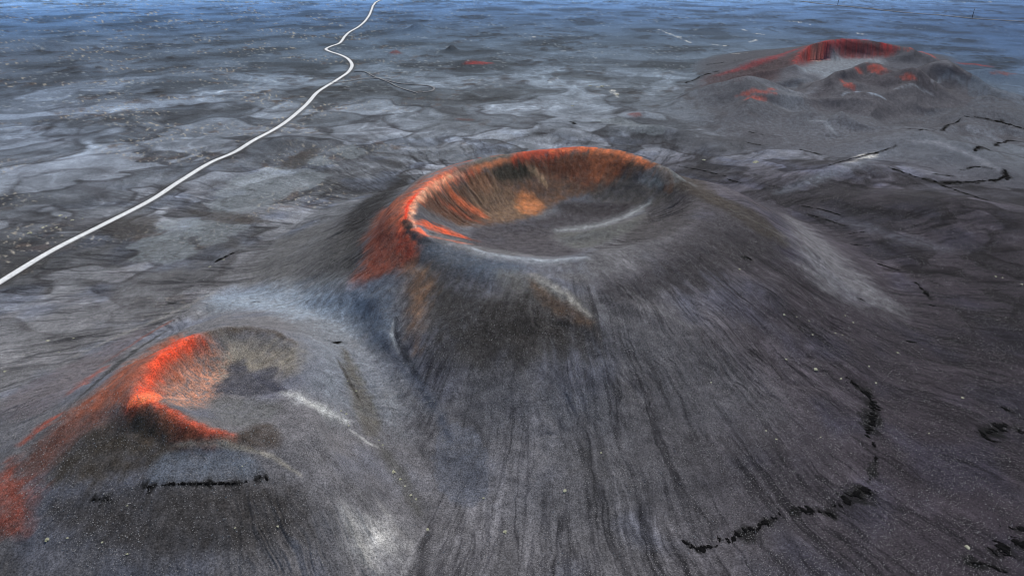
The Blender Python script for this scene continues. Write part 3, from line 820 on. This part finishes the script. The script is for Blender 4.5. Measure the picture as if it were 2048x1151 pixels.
band([(1830, 283), (1870, 284), (1940, 308), (1998, 340)], 2.2, (140, 144, 156), 2.5, .6, 2)  # painted highlight on the mound crest
for p, hw, c in (([(930, 127), (960, 126), (985, 126)], 5, (150, 56, 56)), ([(780, 105), (800, 106)], 4, (110, 56, 54)), ([(1262, 228), (1280, 229)], 2, (120, 60, 56)),
                 ([(1915, 126), (1960, 130), (1985, 134)], 5, (130, 56, 60)), ([(1985, 146), (2030, 147)], 4, (110, 62, 62)), ([(915, 238), (945, 240)], 2, (92, 62, 58))):
    band(p, hw, c, 4, .8, 4)
for p in ([(1480, 58), (1495, 62)], [(1508, 67), (1528, 69)], [(1500, 84), (1515, 79)], [(1685, 64), (1710, 66), (1735, 70)], [(1875, 3), (1925, 5), (1985, 4)], [(1570, 42), (1590, 43), (1625, 50)], [(1320, 60), (1345, 70), (1380, 85)],
          [(1465, 108), (1490, 106)], [(1420, 88), (1450, 92)], [(1060, 74), (1085, 75)], [(1195, 174), (1215, 172)], [(1225, 180), (1240, 195)], [(150, 37), (200, 34)], [(1760, 306), (1715, 318), (1690, 325)], [(1700, 315), (1730, 306)]):
    band(p, 1.6, (204, 203, 200), 2, .85, 9, 0, .5)

for px, hw, lab in OUTCROPS:
    band([(p[0], p[1]) for p in px], hw * .7, (18, 18, 19), hw * .8, .95, hw * 1.5, hw * 2.6)

_pts = [e[1] if e[0] == 'a' else fill(e[1]) for e in PAINT]
_all = hits([p[:2] for q in _pts for p in q])
_at = 0
for (kind, pts, c, soft, s, rough, streak, grain, hw), q in zip(PAINT, _pts):
    P = _all[_at:_at + len(q), :2]
    _at += len(q)
    if kind == 'a':
        P = smooth_poly(P)
    ext = hw + soft + rough + streak + 1
    k = np.nonzero((GX > P[:, 0].min() - ext) & (GX < P[:, 0].max() + ext) & (GY > P[:, 1].min() - ext) & (GY < P[:, 1].max() + ext))[0]
    if not len(k):
        continue
    X, Y = GX[k], GY[k]
    if kind == 'a':
        e = sd_poly(P, X, Y)
    else:
        d, sh = dist_line(P, X, Y)
        e = d - hw * np.sin(np.clip(sh, .02, .98) * PI) ** .4
    kk = np.nonzero(e < ext)[0]
    k, e, X, Y = k[kk], e[kk], X[kk], Y[kk]
    sc = max(2.0, rough * 1.5)
    e = e + rough * fbm(X / sc, Y / sc, 4, 171, .6)
    if streak:
        e = e + streak * fbma(FW[k] / 2.4, FV[k] / 20, 3, 175, .6)
    al = 1 - ss(-soft, soft, e)
    if grain:
        al = al * (1 - grain * ss(-.05, .2, fbm(X / .9, Y / .9, 2, 179)))
    al = al * s * np.clip(.9 + .5 * fbm(X / 3.1, Y / 3.1, 3, 185), 0, 1.08)
    al = np.clip(al, 0, 1)
    tone = 1 + .34 * fbm(X / 1.7, Y / 2.2, 4, 183, .65)
    COL[k] = COL[k] + (np.array(c, np.float32)[None] * tone[:, None] - COL[k]) * al[:, None]

GAIN = np.array([1.16, 1.14, 1.05])
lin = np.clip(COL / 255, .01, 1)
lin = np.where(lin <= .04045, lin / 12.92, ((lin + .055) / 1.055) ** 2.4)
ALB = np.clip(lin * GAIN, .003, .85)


# ------------------------------------------------------------------ materials
def principled(name, rough=.9, spec=.2):
    m = bpy.data.materials.new(name)
    m.use_nodes = True
    nt = m.node_tree
    b = nt.nodes['Principled BSDF']
    b.inputs['Roughness'].default_value = rough
    b.inputs['Specular IOR Level'].default_value = spec
    return m, nt, b


def N(nt, typ, **kw):
    n = nt.nodes.new(typ)
    for k, v in kw.items():
        if k in n.inputs:
            n.inputs[k].default_value = v
        else:
            setattr(n, k, v)
    return n


def ground_material():
    m, nt, b = principled('volcanic_ash', .92, .12)
    L = nt.links.new
    colr = N(nt, 'ShaderNodeAttribute', attribute_name='Ash')
    spk = N(nt, 'ShaderNodeAttribute', attribute_name='Stony')
    geo = N(nt, 'ShaderNodeNewGeometry')
    n1 = N(nt, 'ShaderNodeTexNoise', Scale=2.7, Detail=3.0, Roughness=.75)
    L(geo.outputs['Position'], n1.inputs['Vector'])
    r1 = N(nt, 'ShaderNodeMapRange')
    r1.inputs['From Min'].default_value, r1.inputs['From Max'].default_value = .36, .64
    r1.inputs['To Min'].default_value, r1.inputs['To Max'].default_value = .48, 1.52
    L(n1.outputs['Fac'], r1.inputs['Value'])
    n2 = N(nt, 'ShaderNodeTexNoise', Scale=.35, Detail=4.0, Roughness=.65)
    L(geo.outputs['Position'], n2.inputs['Vector'])
    r2 = N(nt, 'ShaderNodeMapRange')
    r2.inputs['From Min'].default_value, r2.inputs['From Max'].default_value = .3, .7
    r2.inputs['To Min'].default_value, r2.inputs['To Max'].default_value = .8, 1.2
    L(n2.outputs['Fac'], r2.inputs['Value'])
    mu = N(nt, 'ShaderNodeMath', operation='MULTIPLY')
    L(r1.outputs[0], mu.inputs[0])
    L(r2.outputs[0], mu.inputs[1])
    sc = N(nt, 'ShaderNodeVectorMath', operation='SCALE')
    L(colr.outputs['Color'], sc.inputs[0])
    L(mu.outputs[0], sc.inputs['Scale'])
    # scattered pale pebbles
    vo = N(nt, 'ShaderNodeTexVoronoi', Scale=2.7)
    L(geo.outputs['Position'], vo.inputs['Vector'])
    lt = N(nt, 'ShaderNodeMapRange')
    lt.inputs['From Min'].default_value, lt.inputs['From Max'].default_value = .36, .14
    L(vo.outputs['Distance'], lt.inputs['Value'])
    sep = N(nt, 'ShaderNodeSeparateColor')
    L(vo.outputs['Color'], sep.inputs[0])
    pick = N(nt, 'ShaderNodeMapRange')
    pick.inputs['From Min'].default_value, pick.inputs['From Max'].default_value = .30, 1.0
    L(sep.outputs[0], pick.inputs['Value'])
    m2 = N(nt, 'ShaderNodeMath', operation='MULTIPLY')
    L(lt.outputs[0], m2.inputs[0])
    L(pick.outputs[0], m2.inputs[1])
    m3 = N(nt, 'ShaderNodeMath', operation='MULTIPLY')
    L(m2.outputs[0], m3.inputs[0])
    L(spk.outputs['Fac'], m3.inputs[1])
    mx = N(nt, 'ShaderNodeMix', data_type='RGBA')
    L(m3.outputs[0], mx.inputs[0])
    L(sc.outputs[0], mx.inputs[6])
    mx.inputs[7].default_value = (.30, .295, .29, 1)
    L(mx.outputs[2], b.inputs['Base Color'])
    n3 = N(nt, 'ShaderNodeTexNoise', Scale=1.1, Detail=5.0, Roughness=.7)
    L(geo.outputs['Position'], n3.inputs['Vector'])
    bp = N(nt, 'ShaderNodeBump', Strength=.55, Distance=.35)
    L(n3.outputs['Fac'], bp.inputs['Height'])
    L(bp.outputs[0], b.inputs['Normal'])
    return m


M_GROUND = ground_material()


def mesh_from(name, V, F, mat, ng=None):
    """V (n,3), F (m,4) or (m,3) arrays -> object"""
    me = bpy.data.meshes.new(name)
    nf, k = F.shape
    me.vertices.add(len(V))
    me.vertices.foreach_set('co', np.ascontiguousarray(V, np.float32).ravel())
    me.loops.add(nf * k)
    me.loops.foreach_set('vertex_index', np.ascontiguousarray(F, np.int32).ravel())
    me.polygons.add(nf)
    me.polygons.foreach_set('loop_start', np.arange(nf, dtype=np.int32) * k)
    me.polygons.foreach_set('loop_total', np.full(nf, k, np.int32))
    me.polygons.foreach_set('use_smooth', np.ones(nf, bool))
    me.materials.append(mat)
    me.update()
    o = bpy.data.objects.new(name, me)
    col.objects.link(o)
    return o


def tag(o, label=None, cat=None, group=None, kind=None):
    if label:
        o['label'] = label
    if cat:
        o['category'] = cat
    if group:
        o['group'] = group
    if kind:
        o['kind'] = kind
    return o


idx = np.arange(NR * NC).reshape(NR, NC)
QUADS = np.stack([idx[:-1, :-1], idx[1:, :-1], idx[1:, 1:], idx[:-1, 1:]], -1).reshape(-1, 4)[:, ::-1]
qid = HID[QUADS[:, 0]]
PTS = np.stack([GX, GY, GZ], -1)
hill_names = [('ground', 'dark volcanic ash plain with paler lobes and drifts', 'ground'),
              ('crater_hill', 'largest cinder cone, wide round crater with orange inner left rim', 'volcanic crater'),
              ('crater_hill', 'small cinder cone at lower left with bright red orange crescent rim', 'volcanic crater'),
              ('crater_hill', 'farthest cinder cone with a crimson crest, upper right', 'volcanic crater'),
              ('crater_hill', 'dark ridged crater in front of the crimson crested cone', 'volcanic crater')]
hill_names += [('hill', t, 'hill') for t in (
    'dark rounded hump right of the ridged far crater', 'dark rounded lobe in front of the ridged far crater', 'small dark spur left of the rounded far lobe',
    'dark nose below the small pale rimmed far crater', 'low hill with a red smeared top left of the far craters', 'gentle grey rise left of the red smeared hill',
    'small brown pointed knoll below the red smeared hill', 'round grey lobe with pale right edge below the far craters', 'low grey lobe right of the pale edged lobe',
    'small dark knoll on the flank of the crimson crested cone', 'flat grey swell right of the rounded far lobe', 'flat grey swell at the right edge beside the far lobes',
    'low reddish swell at the far right edge', 'smooth mound with a pale crest at right', 'right shoulder of the pale crested mound', 'low end of the pale crested mound at the right edge',
    'broad grey swell under the black lava crest at right')]
for n, (nm, lab, cat) in enumerate(hill_names):
    q = QUADS[qid == n]
    if len(q) < 12:
        continue
    used = np.zeros(len(PTS), bool)
    used[q.ravel()] = True
    remap = np.cumsum(used) - 1
    o = mesh_from(nm, PTS[used], remap[q], M_GROUND)
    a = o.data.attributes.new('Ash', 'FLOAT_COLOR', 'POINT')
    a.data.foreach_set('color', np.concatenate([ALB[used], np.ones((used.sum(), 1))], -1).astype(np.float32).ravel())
    a = o.data.attributes.new('Stony', 'FLOAT', 'POINT')
    a.data.foreach_set('value', SPECK[used].astype(np.float32))
    tag(o, lab, cat, kind='structure')


# ------------------------------------------------------------------ road and tracks
def gravel_material(name, c, var=.12, worn=False):
    m, nt, b = principled(name, .9, .15)
    L = nt.links.new
    geo = N(nt, 'ShaderNodeNewGeometry')
    n1 = N(nt, 'ShaderNodeTexNoise', Scale=.6, Detail=6.0, Roughness=.7)
    L(geo.outputs['Position'], n1.inputs['Vector'])
    r = N(nt, 'ShaderNodeValToRGB')
    r.color_ramp.elements[0].position, r.color_ramp.elements[1].position = .3, .7
    r.color_ramp.elements[0].color = tuple(max(0, v * (1 - var * 1.6)) for v in c) + (1,)
    r.color_ramp.elements[1].color = tuple(min(1, v * (1 + var)) for v in c) + (1,)
    L(n1.outputs['Fac'], r.inputs[0])
    if worn:
        wa = N(nt, 'ShaderNodeAttribute', attribute_name='Wear')
        vs = N(nt, 'ShaderNodeVectorMath', operation='SCALE')
        L(r.outputs[0], vs.inputs[0])
        L(wa.outputs['Fac'], vs.inputs['Scale'])
        L(vs.outputs[0], b.inputs['Base Color'])
    else:
        L(r.outputs[0], b.inputs['Base Color'])
    bp = N(nt, 'ShaderNodeBump', Strength=.3, Distance=.1)
    L(n1.outputs['Fac'], bp.inputs['Height'])
    L(bp.outputs[0], b.inputs['Normal'])
    return m


def strip(name, line, width, mat, lift=.18, grow=0.0, prof=((-.62, -.35), (-.5, 0), (-.34, .04), (-.18, .05), (0, .08), (.18, .05), (.34, .04), (.5, 0), (.62, -.35))):
    n = len(line)
    T = np.gradient(line[:, :2], axis=0)
    T /= np.hypot(T[:, 0], T[:, 1])[:, None] + 1e-9
    Nn = np.stack([-T[:, 1], T[:, 0]], -1)
    D = np.hypot(line[:, 0], line[:, 1])
    V = []
    wob = 1 + .05 * fbm(np.arange(n) / 6., np.zeros(n), 2, 191)
    for off, h in prof:
        p = line[:, :2] + Nn * (off * (width + grow * D) * wob)[:, None]
        V.append(np.concatenate([p, (line[:, 2] + lift + h * (.5 if lift < .1 else 1) + D * .0004)[:, None]], -1))
    V = np.stack(V, 1)
    m = len(prof)
    ii = np.arange(n * m).reshape(n, m)
    F = np.stack([ii[:-1, :-1], ii[1:, :-1], ii[1:, 1:], ii[:-1, 1:]], -1).reshape(-1, 4)
    o = mesh_from(name, V.reshape(-1, 3), F, mat)
    a = o.data.attributes.new('Wear', 'FLOAT', 'POINT')
    e = np.abs(np.array([p[0] for p in prof]))
    v = 1 - .6 * ss(.42, .62, e)[None, :] * np.ones((n, 1)) + .10 * fbm(np.arange(n)[:, None] / 5. + 0 * e, e * 3 + 0 * np.arange(n)[:, None], 3, 199)
    a.data.foreach_set('value', np.clip(v, .2, 1.1).astype(np.float32).ravel())
    return o


o = strip('road', ROAD_LINE, 2.8, gravel_material('pale_road_gravel', (.78, .80, .79), .18, True), .04, .0005)
tag(o, 'winding pale gravel road across the ash plain', 'road', kind='structure')
M_TRACK = gravel_material('track_gravel', (.27, .275, .28), .2, True)
for px, wd_, lab in (([(662, 166), (690, 164), (715, 160), (740, 157), (760, 158), (780, 163), (800, 168), (830, 170), (855, 172), (868, 177), (862, 183), (845, 185)], 1.8, 'faint looping side track right of the road bend'),
                     ([(708, 144), (728, 144), (745, 152), (775, 164), (800, 176), (835, 187)], 1.5, 'faint straight side track below the road bend'),
                     ([(1600, 3), (1640, 8), (1700, 14), (1800, 25), (1900, 33), (1950, 38), (2048, 44)], 5.0, 'thin pale track past the power poles at upper right')):
    o = strip('track', curve(px, 5, 4), wd_, M_TRACK, .35, prof=((-.6, -.5), (-.5, 0), (.5, 0), (.6, -.5)))
    tag(o, lab, 'track', kind='structure')


# ------------------------------------------------------------------ black lava outcrops
def lava_material():
    m, nt, b = principled('black_lava', .95, .05)
    L = nt.links.new
    geo = N(nt, 'ShaderNodeNewGeometry')
    n1 = N(nt, 'ShaderNodeTexNoise', Scale=1.6, Detail=5.0, Roughness=.7)
    L(geo.outputs['Position'], n1.inputs['Vector'])
    r = N(nt, 'ShaderNodeValToRGB')
    r.color_ramp.elements[0].position, r.color_ramp.elements[1].position = .35, .8
    r.color_ramp.elements[0].color = (.002, .002, .0022, 1)
    r.color_ramp.elements[1].color = (.012, .0115, .012, 1)
    L(n1.outputs['Fac'], r.inputs[0])
    L(r.outputs[0], b.inputs['Base Color'])
    return m


M_LAVA = lava_material()


def outcrop(P, hw, label, high=.2):
    """ragged low crust of broken lava: keeps the cells where a streaky field is above zero"""
    D = np.hypot(P[:, 0], P[:, 1]).mean()
    cell = max(.15, D * .0009)
    pad = hw * 2.2 + 1
    xs = np.arange(P[:, 0].min() - pad, P[:, 0].max() + pad, cell)
    ys = np.arange(P[:, 1].min() - pad, P[:, 1].max() + pad, cell)
    X, Y = np.meshgrid(xs, ys)
    X, Y = X + rng.uniform(-.3, .3, X.shape) * cell, Y + rng.uniform(-.3, .3, X.shape) * cell
    x, y = X.ravel(), Y.ravel()
    d, sh = dist_line(P, x, y)
    e = np.full(x.shape, -9.)
    zz = np.zeros(x.shape)
    k = np.nonzero(d < pad)[0]
    x, y, d, sh = x[k], y[k], d[k], sh[k]
    z, hid, fr, fu, fv = terrain(x, y)
    f = np.sin(np.clip(sh, .05, .95) * PI) ** .5
    along = fbm(sh * 9 * np.hypot(*(P[-1] - P[0])[:2]) / 30 + P[0, 0], sh * 0 + P[0, 1], 3, 201)
    g = hw * f * (.30 + 1.3 * along) - d
    ca = np.maximum(cell, .3) / .3
    g = g + hw * (2.0 * fbma(fu / (.6 * ca), fv / (3.2 * ca), 4, 203, .7) + .9 * fbm(x / (1.2 * ca), y / (1.2 * ca), 4, 207, .7))
    b = np.clip(g / max(hw, .6), -.3, 1)
    zk = z + np.where(b > 0, .04 + high * np.sqrt(np.maximum(b, 0)) * (.4 + 1.1 * np.abs(fbm(x / .9, y / .9, 3, 209))), -.2) + D * .0002
    e[k], zz[k] = g, zk
    n0, n1_ = X.shape
    ii = np.arange(n0 * n1_).reshape(n0, n1_)
    F = np.stack([ii[:-1, :-1], ii[:-1, 1:], ii[1:, 1:], ii[1:, :-1]], -1).reshape(-1, 4)
    F = F[((e[F] > 0).sum(-1) >= 2) & (e[F] > -8).all(-1)]
    if not len(F):
        return
    V = np.stack([X.ravel(), Y.ravel(), zz], -1)
    lab = np.arange(len(V))
    while True:
        m = lab[F].min(-1)
        new = lab.copy()
        np.minimum.at(new, F.ravel(), np.repeat(m, 4))
        new = new[new]
        if (new == lab).all():
            break
        lab = new
    fl = lab[F[:, 0]]
    ids, cnt = np.unique(fl, return_counts=True)
    big = [i for i, k_ in sorted(zip(ids, cnt), key=lambda t: -t[1]) if k_ >= 5][:40] or [ids[cnt.argmax()]]
    c = V[np.unique(F[fl == big[0]])].mean(0)
    root = None
    if len(big) > 1:
        root = bpy.data.objects.new('lava_outcrop', None)
        col.objects.link(root)
        root.location = c
    for i in big:
        f_ = F[fl == i]
        used = np.zeros(len(V), bool)
        used[f_.ravel()] = True
        o = mesh_from('lava_slab' if root else 'lava_outcrop', V[used] - c, (np.cumsum(used) - 1)[f_], M_LAVA)
        o.data.polygons.foreach_set('use_smooth', np.zeros(len(f_), bool))
        if root:
            o.parent = root
        else:
            o.location = c
    tag(root or o, label, 'lava outcrop', 'black lava outcrops')


_fl = [fill(e[0]) for e in OUTCROPS]
_h = hits([p for q in _fl for p in q])
_at = 0
for q, (px, hw, lab) in zip(_fl, OUTCROPS):
    outcrop(_h[_at:_at + len(q)], hw, lab)
    _at += len(q)


# ------------------------------------------------------------------ pale moss cushions
def moss_material():
    m, nt, b = principled('pale_moss', .95, .05)
    L = nt.links.new
    geo = N(nt, 'ShaderNodeNewGeometry')
    n1 = N(nt, 'ShaderNodeTexNoise', Scale=1.3, Detail=4.0, Roughness=.7)
    L(geo.outputs['Position'], n1.inputs['Vector'])
    r = N(nt, 'ShaderNodeValToRGB')
    r.color_ramp.elements[0].position, r.color_ramp.elements[1].position = .3, .7
    r.color_ramp.elements[0].color = (.22, .23, .14, 1)
    r.color_ramp.elements[1].color = (.55, .54, .42, 1)
    L(n1.outputs['Fac'], r.inputs[0])
    L(r.outputs[0], b.inputs['Base Color'])
    return m


M_MOSS = moss_material()


def lump(cx, cy, cz, rx, ry, rz, seed, seg=18, rings=5):
    r_ = np.random.default_rng(seed)
    arm = 1 + r_.uniform(-.55, .35, seg)
    V, F = [(cx, cy, cz + rz)], []
    for i in range(1, rings + 1):
        a = i / rings * PI * .62
        for j in range(seg):
            b = j / seg * 2 * PI + .3 * i
            k = (1 + r_.uniform(-.16, .16)) * (1 + (arm[j] - 1) * i / rings)
            V.append((cx + rx * k * math.sin(a) * math.cos(b), cy + ry * k * math.sin(a) * math.sin(b), cz + rz * math.cos(a) * k))
    for j in range(seg):
        F.append((0, 1 + j, 1 + (j + 1) % seg, 0))
    for i in range(rings - 1):
        for j in range(seg):
            a0, a1 = 1 + i * seg + j, 1 + i * seg + (j + 1) % seg
            F.append((a0, a0 + seg, a1 + seg, a1))
    return V, F


def lumps_mesh(name, parts, mat):
    bv, bf = [], []
    for V, F in parts:
        n = len(bv)
        bv += V
        bf += [tuple(n + i for i in (f[:3] if f[3] == f[0] else f)) for f in F]
    me = bpy.data.meshes.new(name)
    me.from_pydata(bv, [], bf)
    me.materials.append(mat)
    return me


moss_meshes = []
for k in range(4):
    parts = [lump(0, 0, 0, .85, .75, .3, 31 * k + 5)]
    moss_meshes.append(lumps_mesh('moss_cushion', parts, M_MOSS))
MOSS = {
    'largest cluster of pale moss cushions in the gully between the two cones': [(786, 944, 1.0), (800, 958, .7), (810, 972, .5)],
    'pale moss cushion lower down the gully between the two cones': [(821, 990, .7), (832, 997, .5), (855, 1058, .7)],
    'pale moss cushion on the upper gully by the small crater': [(697, 852, .45), (682, 822, .7), (692, 828, .6), (757, 880, .5), (765, 890, .5), (712, 782, .6), (695, 762, .4)],
    'pale moss cushion on the dark front flank of the small cone': [(95, 1078, .9), (470, 1056, .35), (205, 1085, .5), (255, 1108, .4), (555, 1050, .5), (255, 1012, .35), (485, 932, .3), (135, 1075, .4)],
    'pale yellow moss cushion beside the road at left': [(60, 466, 2.0), (86, 455, 1.5), (113, 455, 1.3), (120, 431, 1.6), (145, 440, 1.4), (132, 435, 1.0), (92, 452, 1.0), (165, 437, .8)],
    'pale moss cushion on the plain left of the small cone': [(95, 681, 1.0), (147, 676, .6), (118, 704, .5), (10, 742, .8), (420, 533, .9), (447, 519, .8)],
    'pale moss cushion on the right flank of the main cone': [(1479, 539, .9), (1568, 629, .8), (1572, 719, .7), (1593, 634, .5), (1618, 641, .5), (1625, 670, .6), (1631, 738, 1.2), (1690, 631, .5), (1706, 645, .6), (1671, 665, .6),
                                                              (1685, 668, .5), (1422, 764, .6), (1552, 878, .6), (1532, 861, .5), (1641, 874, .4), (1795, 705, .7), (1682, 757, .8), (1738, 732, .6)],
    'pale moss cushion at the right foot of the main cone': [(1992, 553, .9), (2005, 555, .7), (2044, 568, .9), (1925, 795, .7), (1858, 866, .4), (1935, 1093, 1.0), (1752, 765, .7)],
    'pale moss cushion at the rounded end of the grainy tongue in front': [(967, 995, .5), (1202, 905, .5), (1130, 980, .9), (1010, 1062, .9)],
    'pale moss patch on the flat ground behind the main cone': [(1513, 324, 3.0), (1510, 326, 2.2), (1408, 320, 2.0), (1180, 172, 3.0), (1205, 173, 3.4), (1235, 190, 2.6), (1145, 212, 2.2)]}
_mh, _a = {}, hits([p[:2] for v in MOSS.values() for p in v])
for lab, v in MOSS.items():
    _mh[lab], _a = _a[:len(v)], _a[len(v):]
i = 0
for lab, spots in MOSS.items():
    for (px, py, sz), h in zip(spots, _mh[lab]):
        o = bpy.data.objects.new('moss_cushion', moss_meshes[i % 4])
        i += 1
        col.objects.link(o)
        o.location = (h[0], h[1], h[2] + .02)
        sz *= .72
        o.scale = (sz, sz, sz * .9)
        o.rotation_euler = (0, 0, random.uniform(0, 6.28))
        tag(o, lab, 'moss', lab.replace('cushion ', 'cushions ').replace('patch ', 'patches ').replace('cluster', 'clusters'))

# ------------------------------------------------------------------ loose stones on the slopes: nobody could count them
M_STONE = gravel_material('pale_stone', (.34, .33, .32), .35)
oct_v = np.array([(1, 0, 0), (0, 1, 0), (-1, 0, 0), (0, -1, 0), (0, 0, 1), (0, 0, -1)], float)
oct_f = np.array([(0, 1, 4), (1, 2, 4), (2, 3, 4), (3, 0, 4), (1, 0, 5), (2, 1, 5), (3, 2, 5), (0, 3, 5)])
ns = 14000
px = rng.uniform(-150, 2200, ns * 2)
py = 330 + 900 * rng.random(ns * 2) ** .75
D = np.stack([(px - CX) / FOC, ct - st * (py - CY) / FOC, -st - ct * (py - CY) / FOC])
tt = (8 - CAM_H) / D[2]
sx_, sy_ = D[0] * tt, D[1] * tt
dens = fbm(sx_ / 12, sy_ / 12, 3, 221)
keep = (dens > -.05) & (np.hypot(sx_ - C1.c[0], sy_ - C1.c[1]) < 190)
sx_, sy_ = sx_[keep][:ns], sy_[keep][:ns]
sz_ = terrain(sx_, sy_)[0]
n = len(sx_)
rad = .06 + .13 * rng.random(n) ** 4 + np.hypot(sx_, sy_) * .0001
V = oct_v[None] * (rad[:, None, None] * rng.uniform(.6, 1.3, (n, 6, 1)))
V = V + np.stack([sx_, sy_, sz_ + rad * .3], -1)[:, None]
F = oct_f[None] + (np.arange(n) * 6)[:, None, None]
o = mesh_from('loose_stones', V.reshape(-1, 3), F.reshape(-1, 3), M_STONE)
o.data.polygons.foreach_set('use_smooth', np.zeros(n * 8, bool))
tag(o, 'small pale stones strewn over the ash slopes', 'stones', kind='stuff')


# ------------------------------------------------------------------ power poles far off
def metal(name, c):
    m, nt, b = principled(name, .6, .3)
    L = nt.links.new
    n1 = N(nt, 'ShaderNodeTexNoise', Scale=3.0, Detail=3.0)
    r = N(nt, 'ShaderNodeValToRGB')
    r.color_ramp.elements[0].color = tuple(v * .7 for v in c) + (1,)
    r.color_ramp.elements[1].color = tuple(v * 1.2 for v in c) + (1,)
    L(n1.outputs['Fac'], r.inputs[0])
    L(r.outputs[0], b.inputs['Base Color'])
    return m


M_POLE = metal('dark_timber', (.02, .03, .05))
M_ARM = metal('galvanised_steel', (.55, .58, .62))
M_INS = metal('pale_porcelain', (.7, .72, .75))


def prism(name, p, q, r0, r1, mat, parent, seg=8):
    p, q = np.array(p, float), np.array(q, float)
    a = (q - p) / np.linalg.norm(q - p)
    u = np.cross(a, (0, 1, 0) if abs(a[1]) < .9 else (1, 0, 0))
    u /= np.linalg.norm(u)
    v = np.cross(a, u)
    V = [tuple(p + r0 * (math.cos(t) * u + math.sin(t) * v)) for t in np.arange(seg) * 2 * PI / seg] + \
        [tuple(q + r1 * (math.cos(t) * u + math.sin(t) * v)) for t in np.arange(seg) * 2 * PI / seg]
    F = [(i, (i + 1) % seg, seg + (i + 1) % seg, seg + i) for i in range(seg)] + [tuple(range(seg))[::-1], tuple(range(seg, 2 * seg))]
    me = bpy.data.meshes.new(name)
    me.from_pydata(V, [], F)
    me.materials.append(mat)
    o = bpy.data.objects.new(name, me)
    col.objects.link(o)
    o.parent = parent
    return o


for (px, py), lab in (((1944, 36.5), 'dark power pole with pale crossarm, the one farther right by the far track'),
                      ((1675.5, 9.5), 'dark power pole cut by the top picture edge, the one farther left')):
    h = hits([(px, py)])[0]
    e = bpy.data.objects.new('power_pole', None)
    col.objects.link(e)
    e.location = h
    e.rotation_euler = (0, 0, .5)
    tag(e, lab, 'power pole', 'power poles along the far track')
    prism('pole', (0, 0, -1), (0, 0, 17), .62, .42, M_POLE, e)
    prism('crossarm', (-2.6, -.45, 16.0), (2.6, -.45, 16.4), .32, .32, M_ARM, e)
    prism('brace', (-1.6, -.45, 15.9), (0, -.45, 13.4), .14, .14, M_ARM, e)
    prism('brace', (1.6, -.45, 15.9), (0, -.45, 13.4), .14, .14, M_ARM, e)
    for xx in (-2.4, 0, 2.4):
        prism('insulator', (xx, -.45, 16.5), (xx, -.45, 17.5), .3, .2, M_INS, e)
    prism('transformer_box', (.0, -.7, 10.6), (0, -.7, 12.0), .55, .55, M_INS, e)
# ------------------------------------------------------------------ camera, light
cam = bpy.data.cameras.new('camera')
cam.sensor_width = 36
cam.lens = 36 * FOC / 2048
cam.clip_start, cam.clip_end = 1, 100000
co = bpy.data.objects.new('camera', cam)
co.location = (0, 0, CAM_H)
co.rotation_euler = (PI / 2 - PITCH, 0, 0)
col.objects.link(co)
sc = bpy.context.scene
sc.camera = co

SUN_AZ, SUN_EL = math.radians(24), math.radians(56)      # azimuth from the view direction, to the right
w = bpy.data.worlds.new('World')
sc.world = w
w.use_nodes = True
nt = w.node_tree
sky = nt.nodes.new('ShaderNodeTexSky')
sky.sky_type = 'NISHITA'
sky.sun_disc = False
sky.sun_elevation = SUN_EL
sky.sun_rotation = SUN_AZ
sky.dust_density = 1.5
bg = nt.nodes['Background']
bg.inputs['Strength'].default_value = .118
nt.links.new(sky.outputs[0], bg.inputs[0])
sun = bpy.data.lights.new('sun', 'SUN')
sun.energy = 2.75
sun.angle = math.radians(5)
sun.color = (1, .93, .84)
so = bpy.data.objects.new('sun', sun)
so.location = (0, 0, 200)
d = np.array([math.sin(SUN_AZ) * math.cos(SUN_EL), math.cos(SUN_AZ) * math.cos(SUN_EL), math.sin(SUN_EL)])
from mathutils import Vector
so.rotation_euler = Vector(d).to_track_quat('Z', 'Y').to_euler()
col.objects.link(so)
sc.view_settings.view_transform = 'Standard'
sc.view_settings.look = 'None'
sc.view_settings.exposure = 0
sc.cycles.max_bounces = 4
sc.cycles.filter_width = 1.1
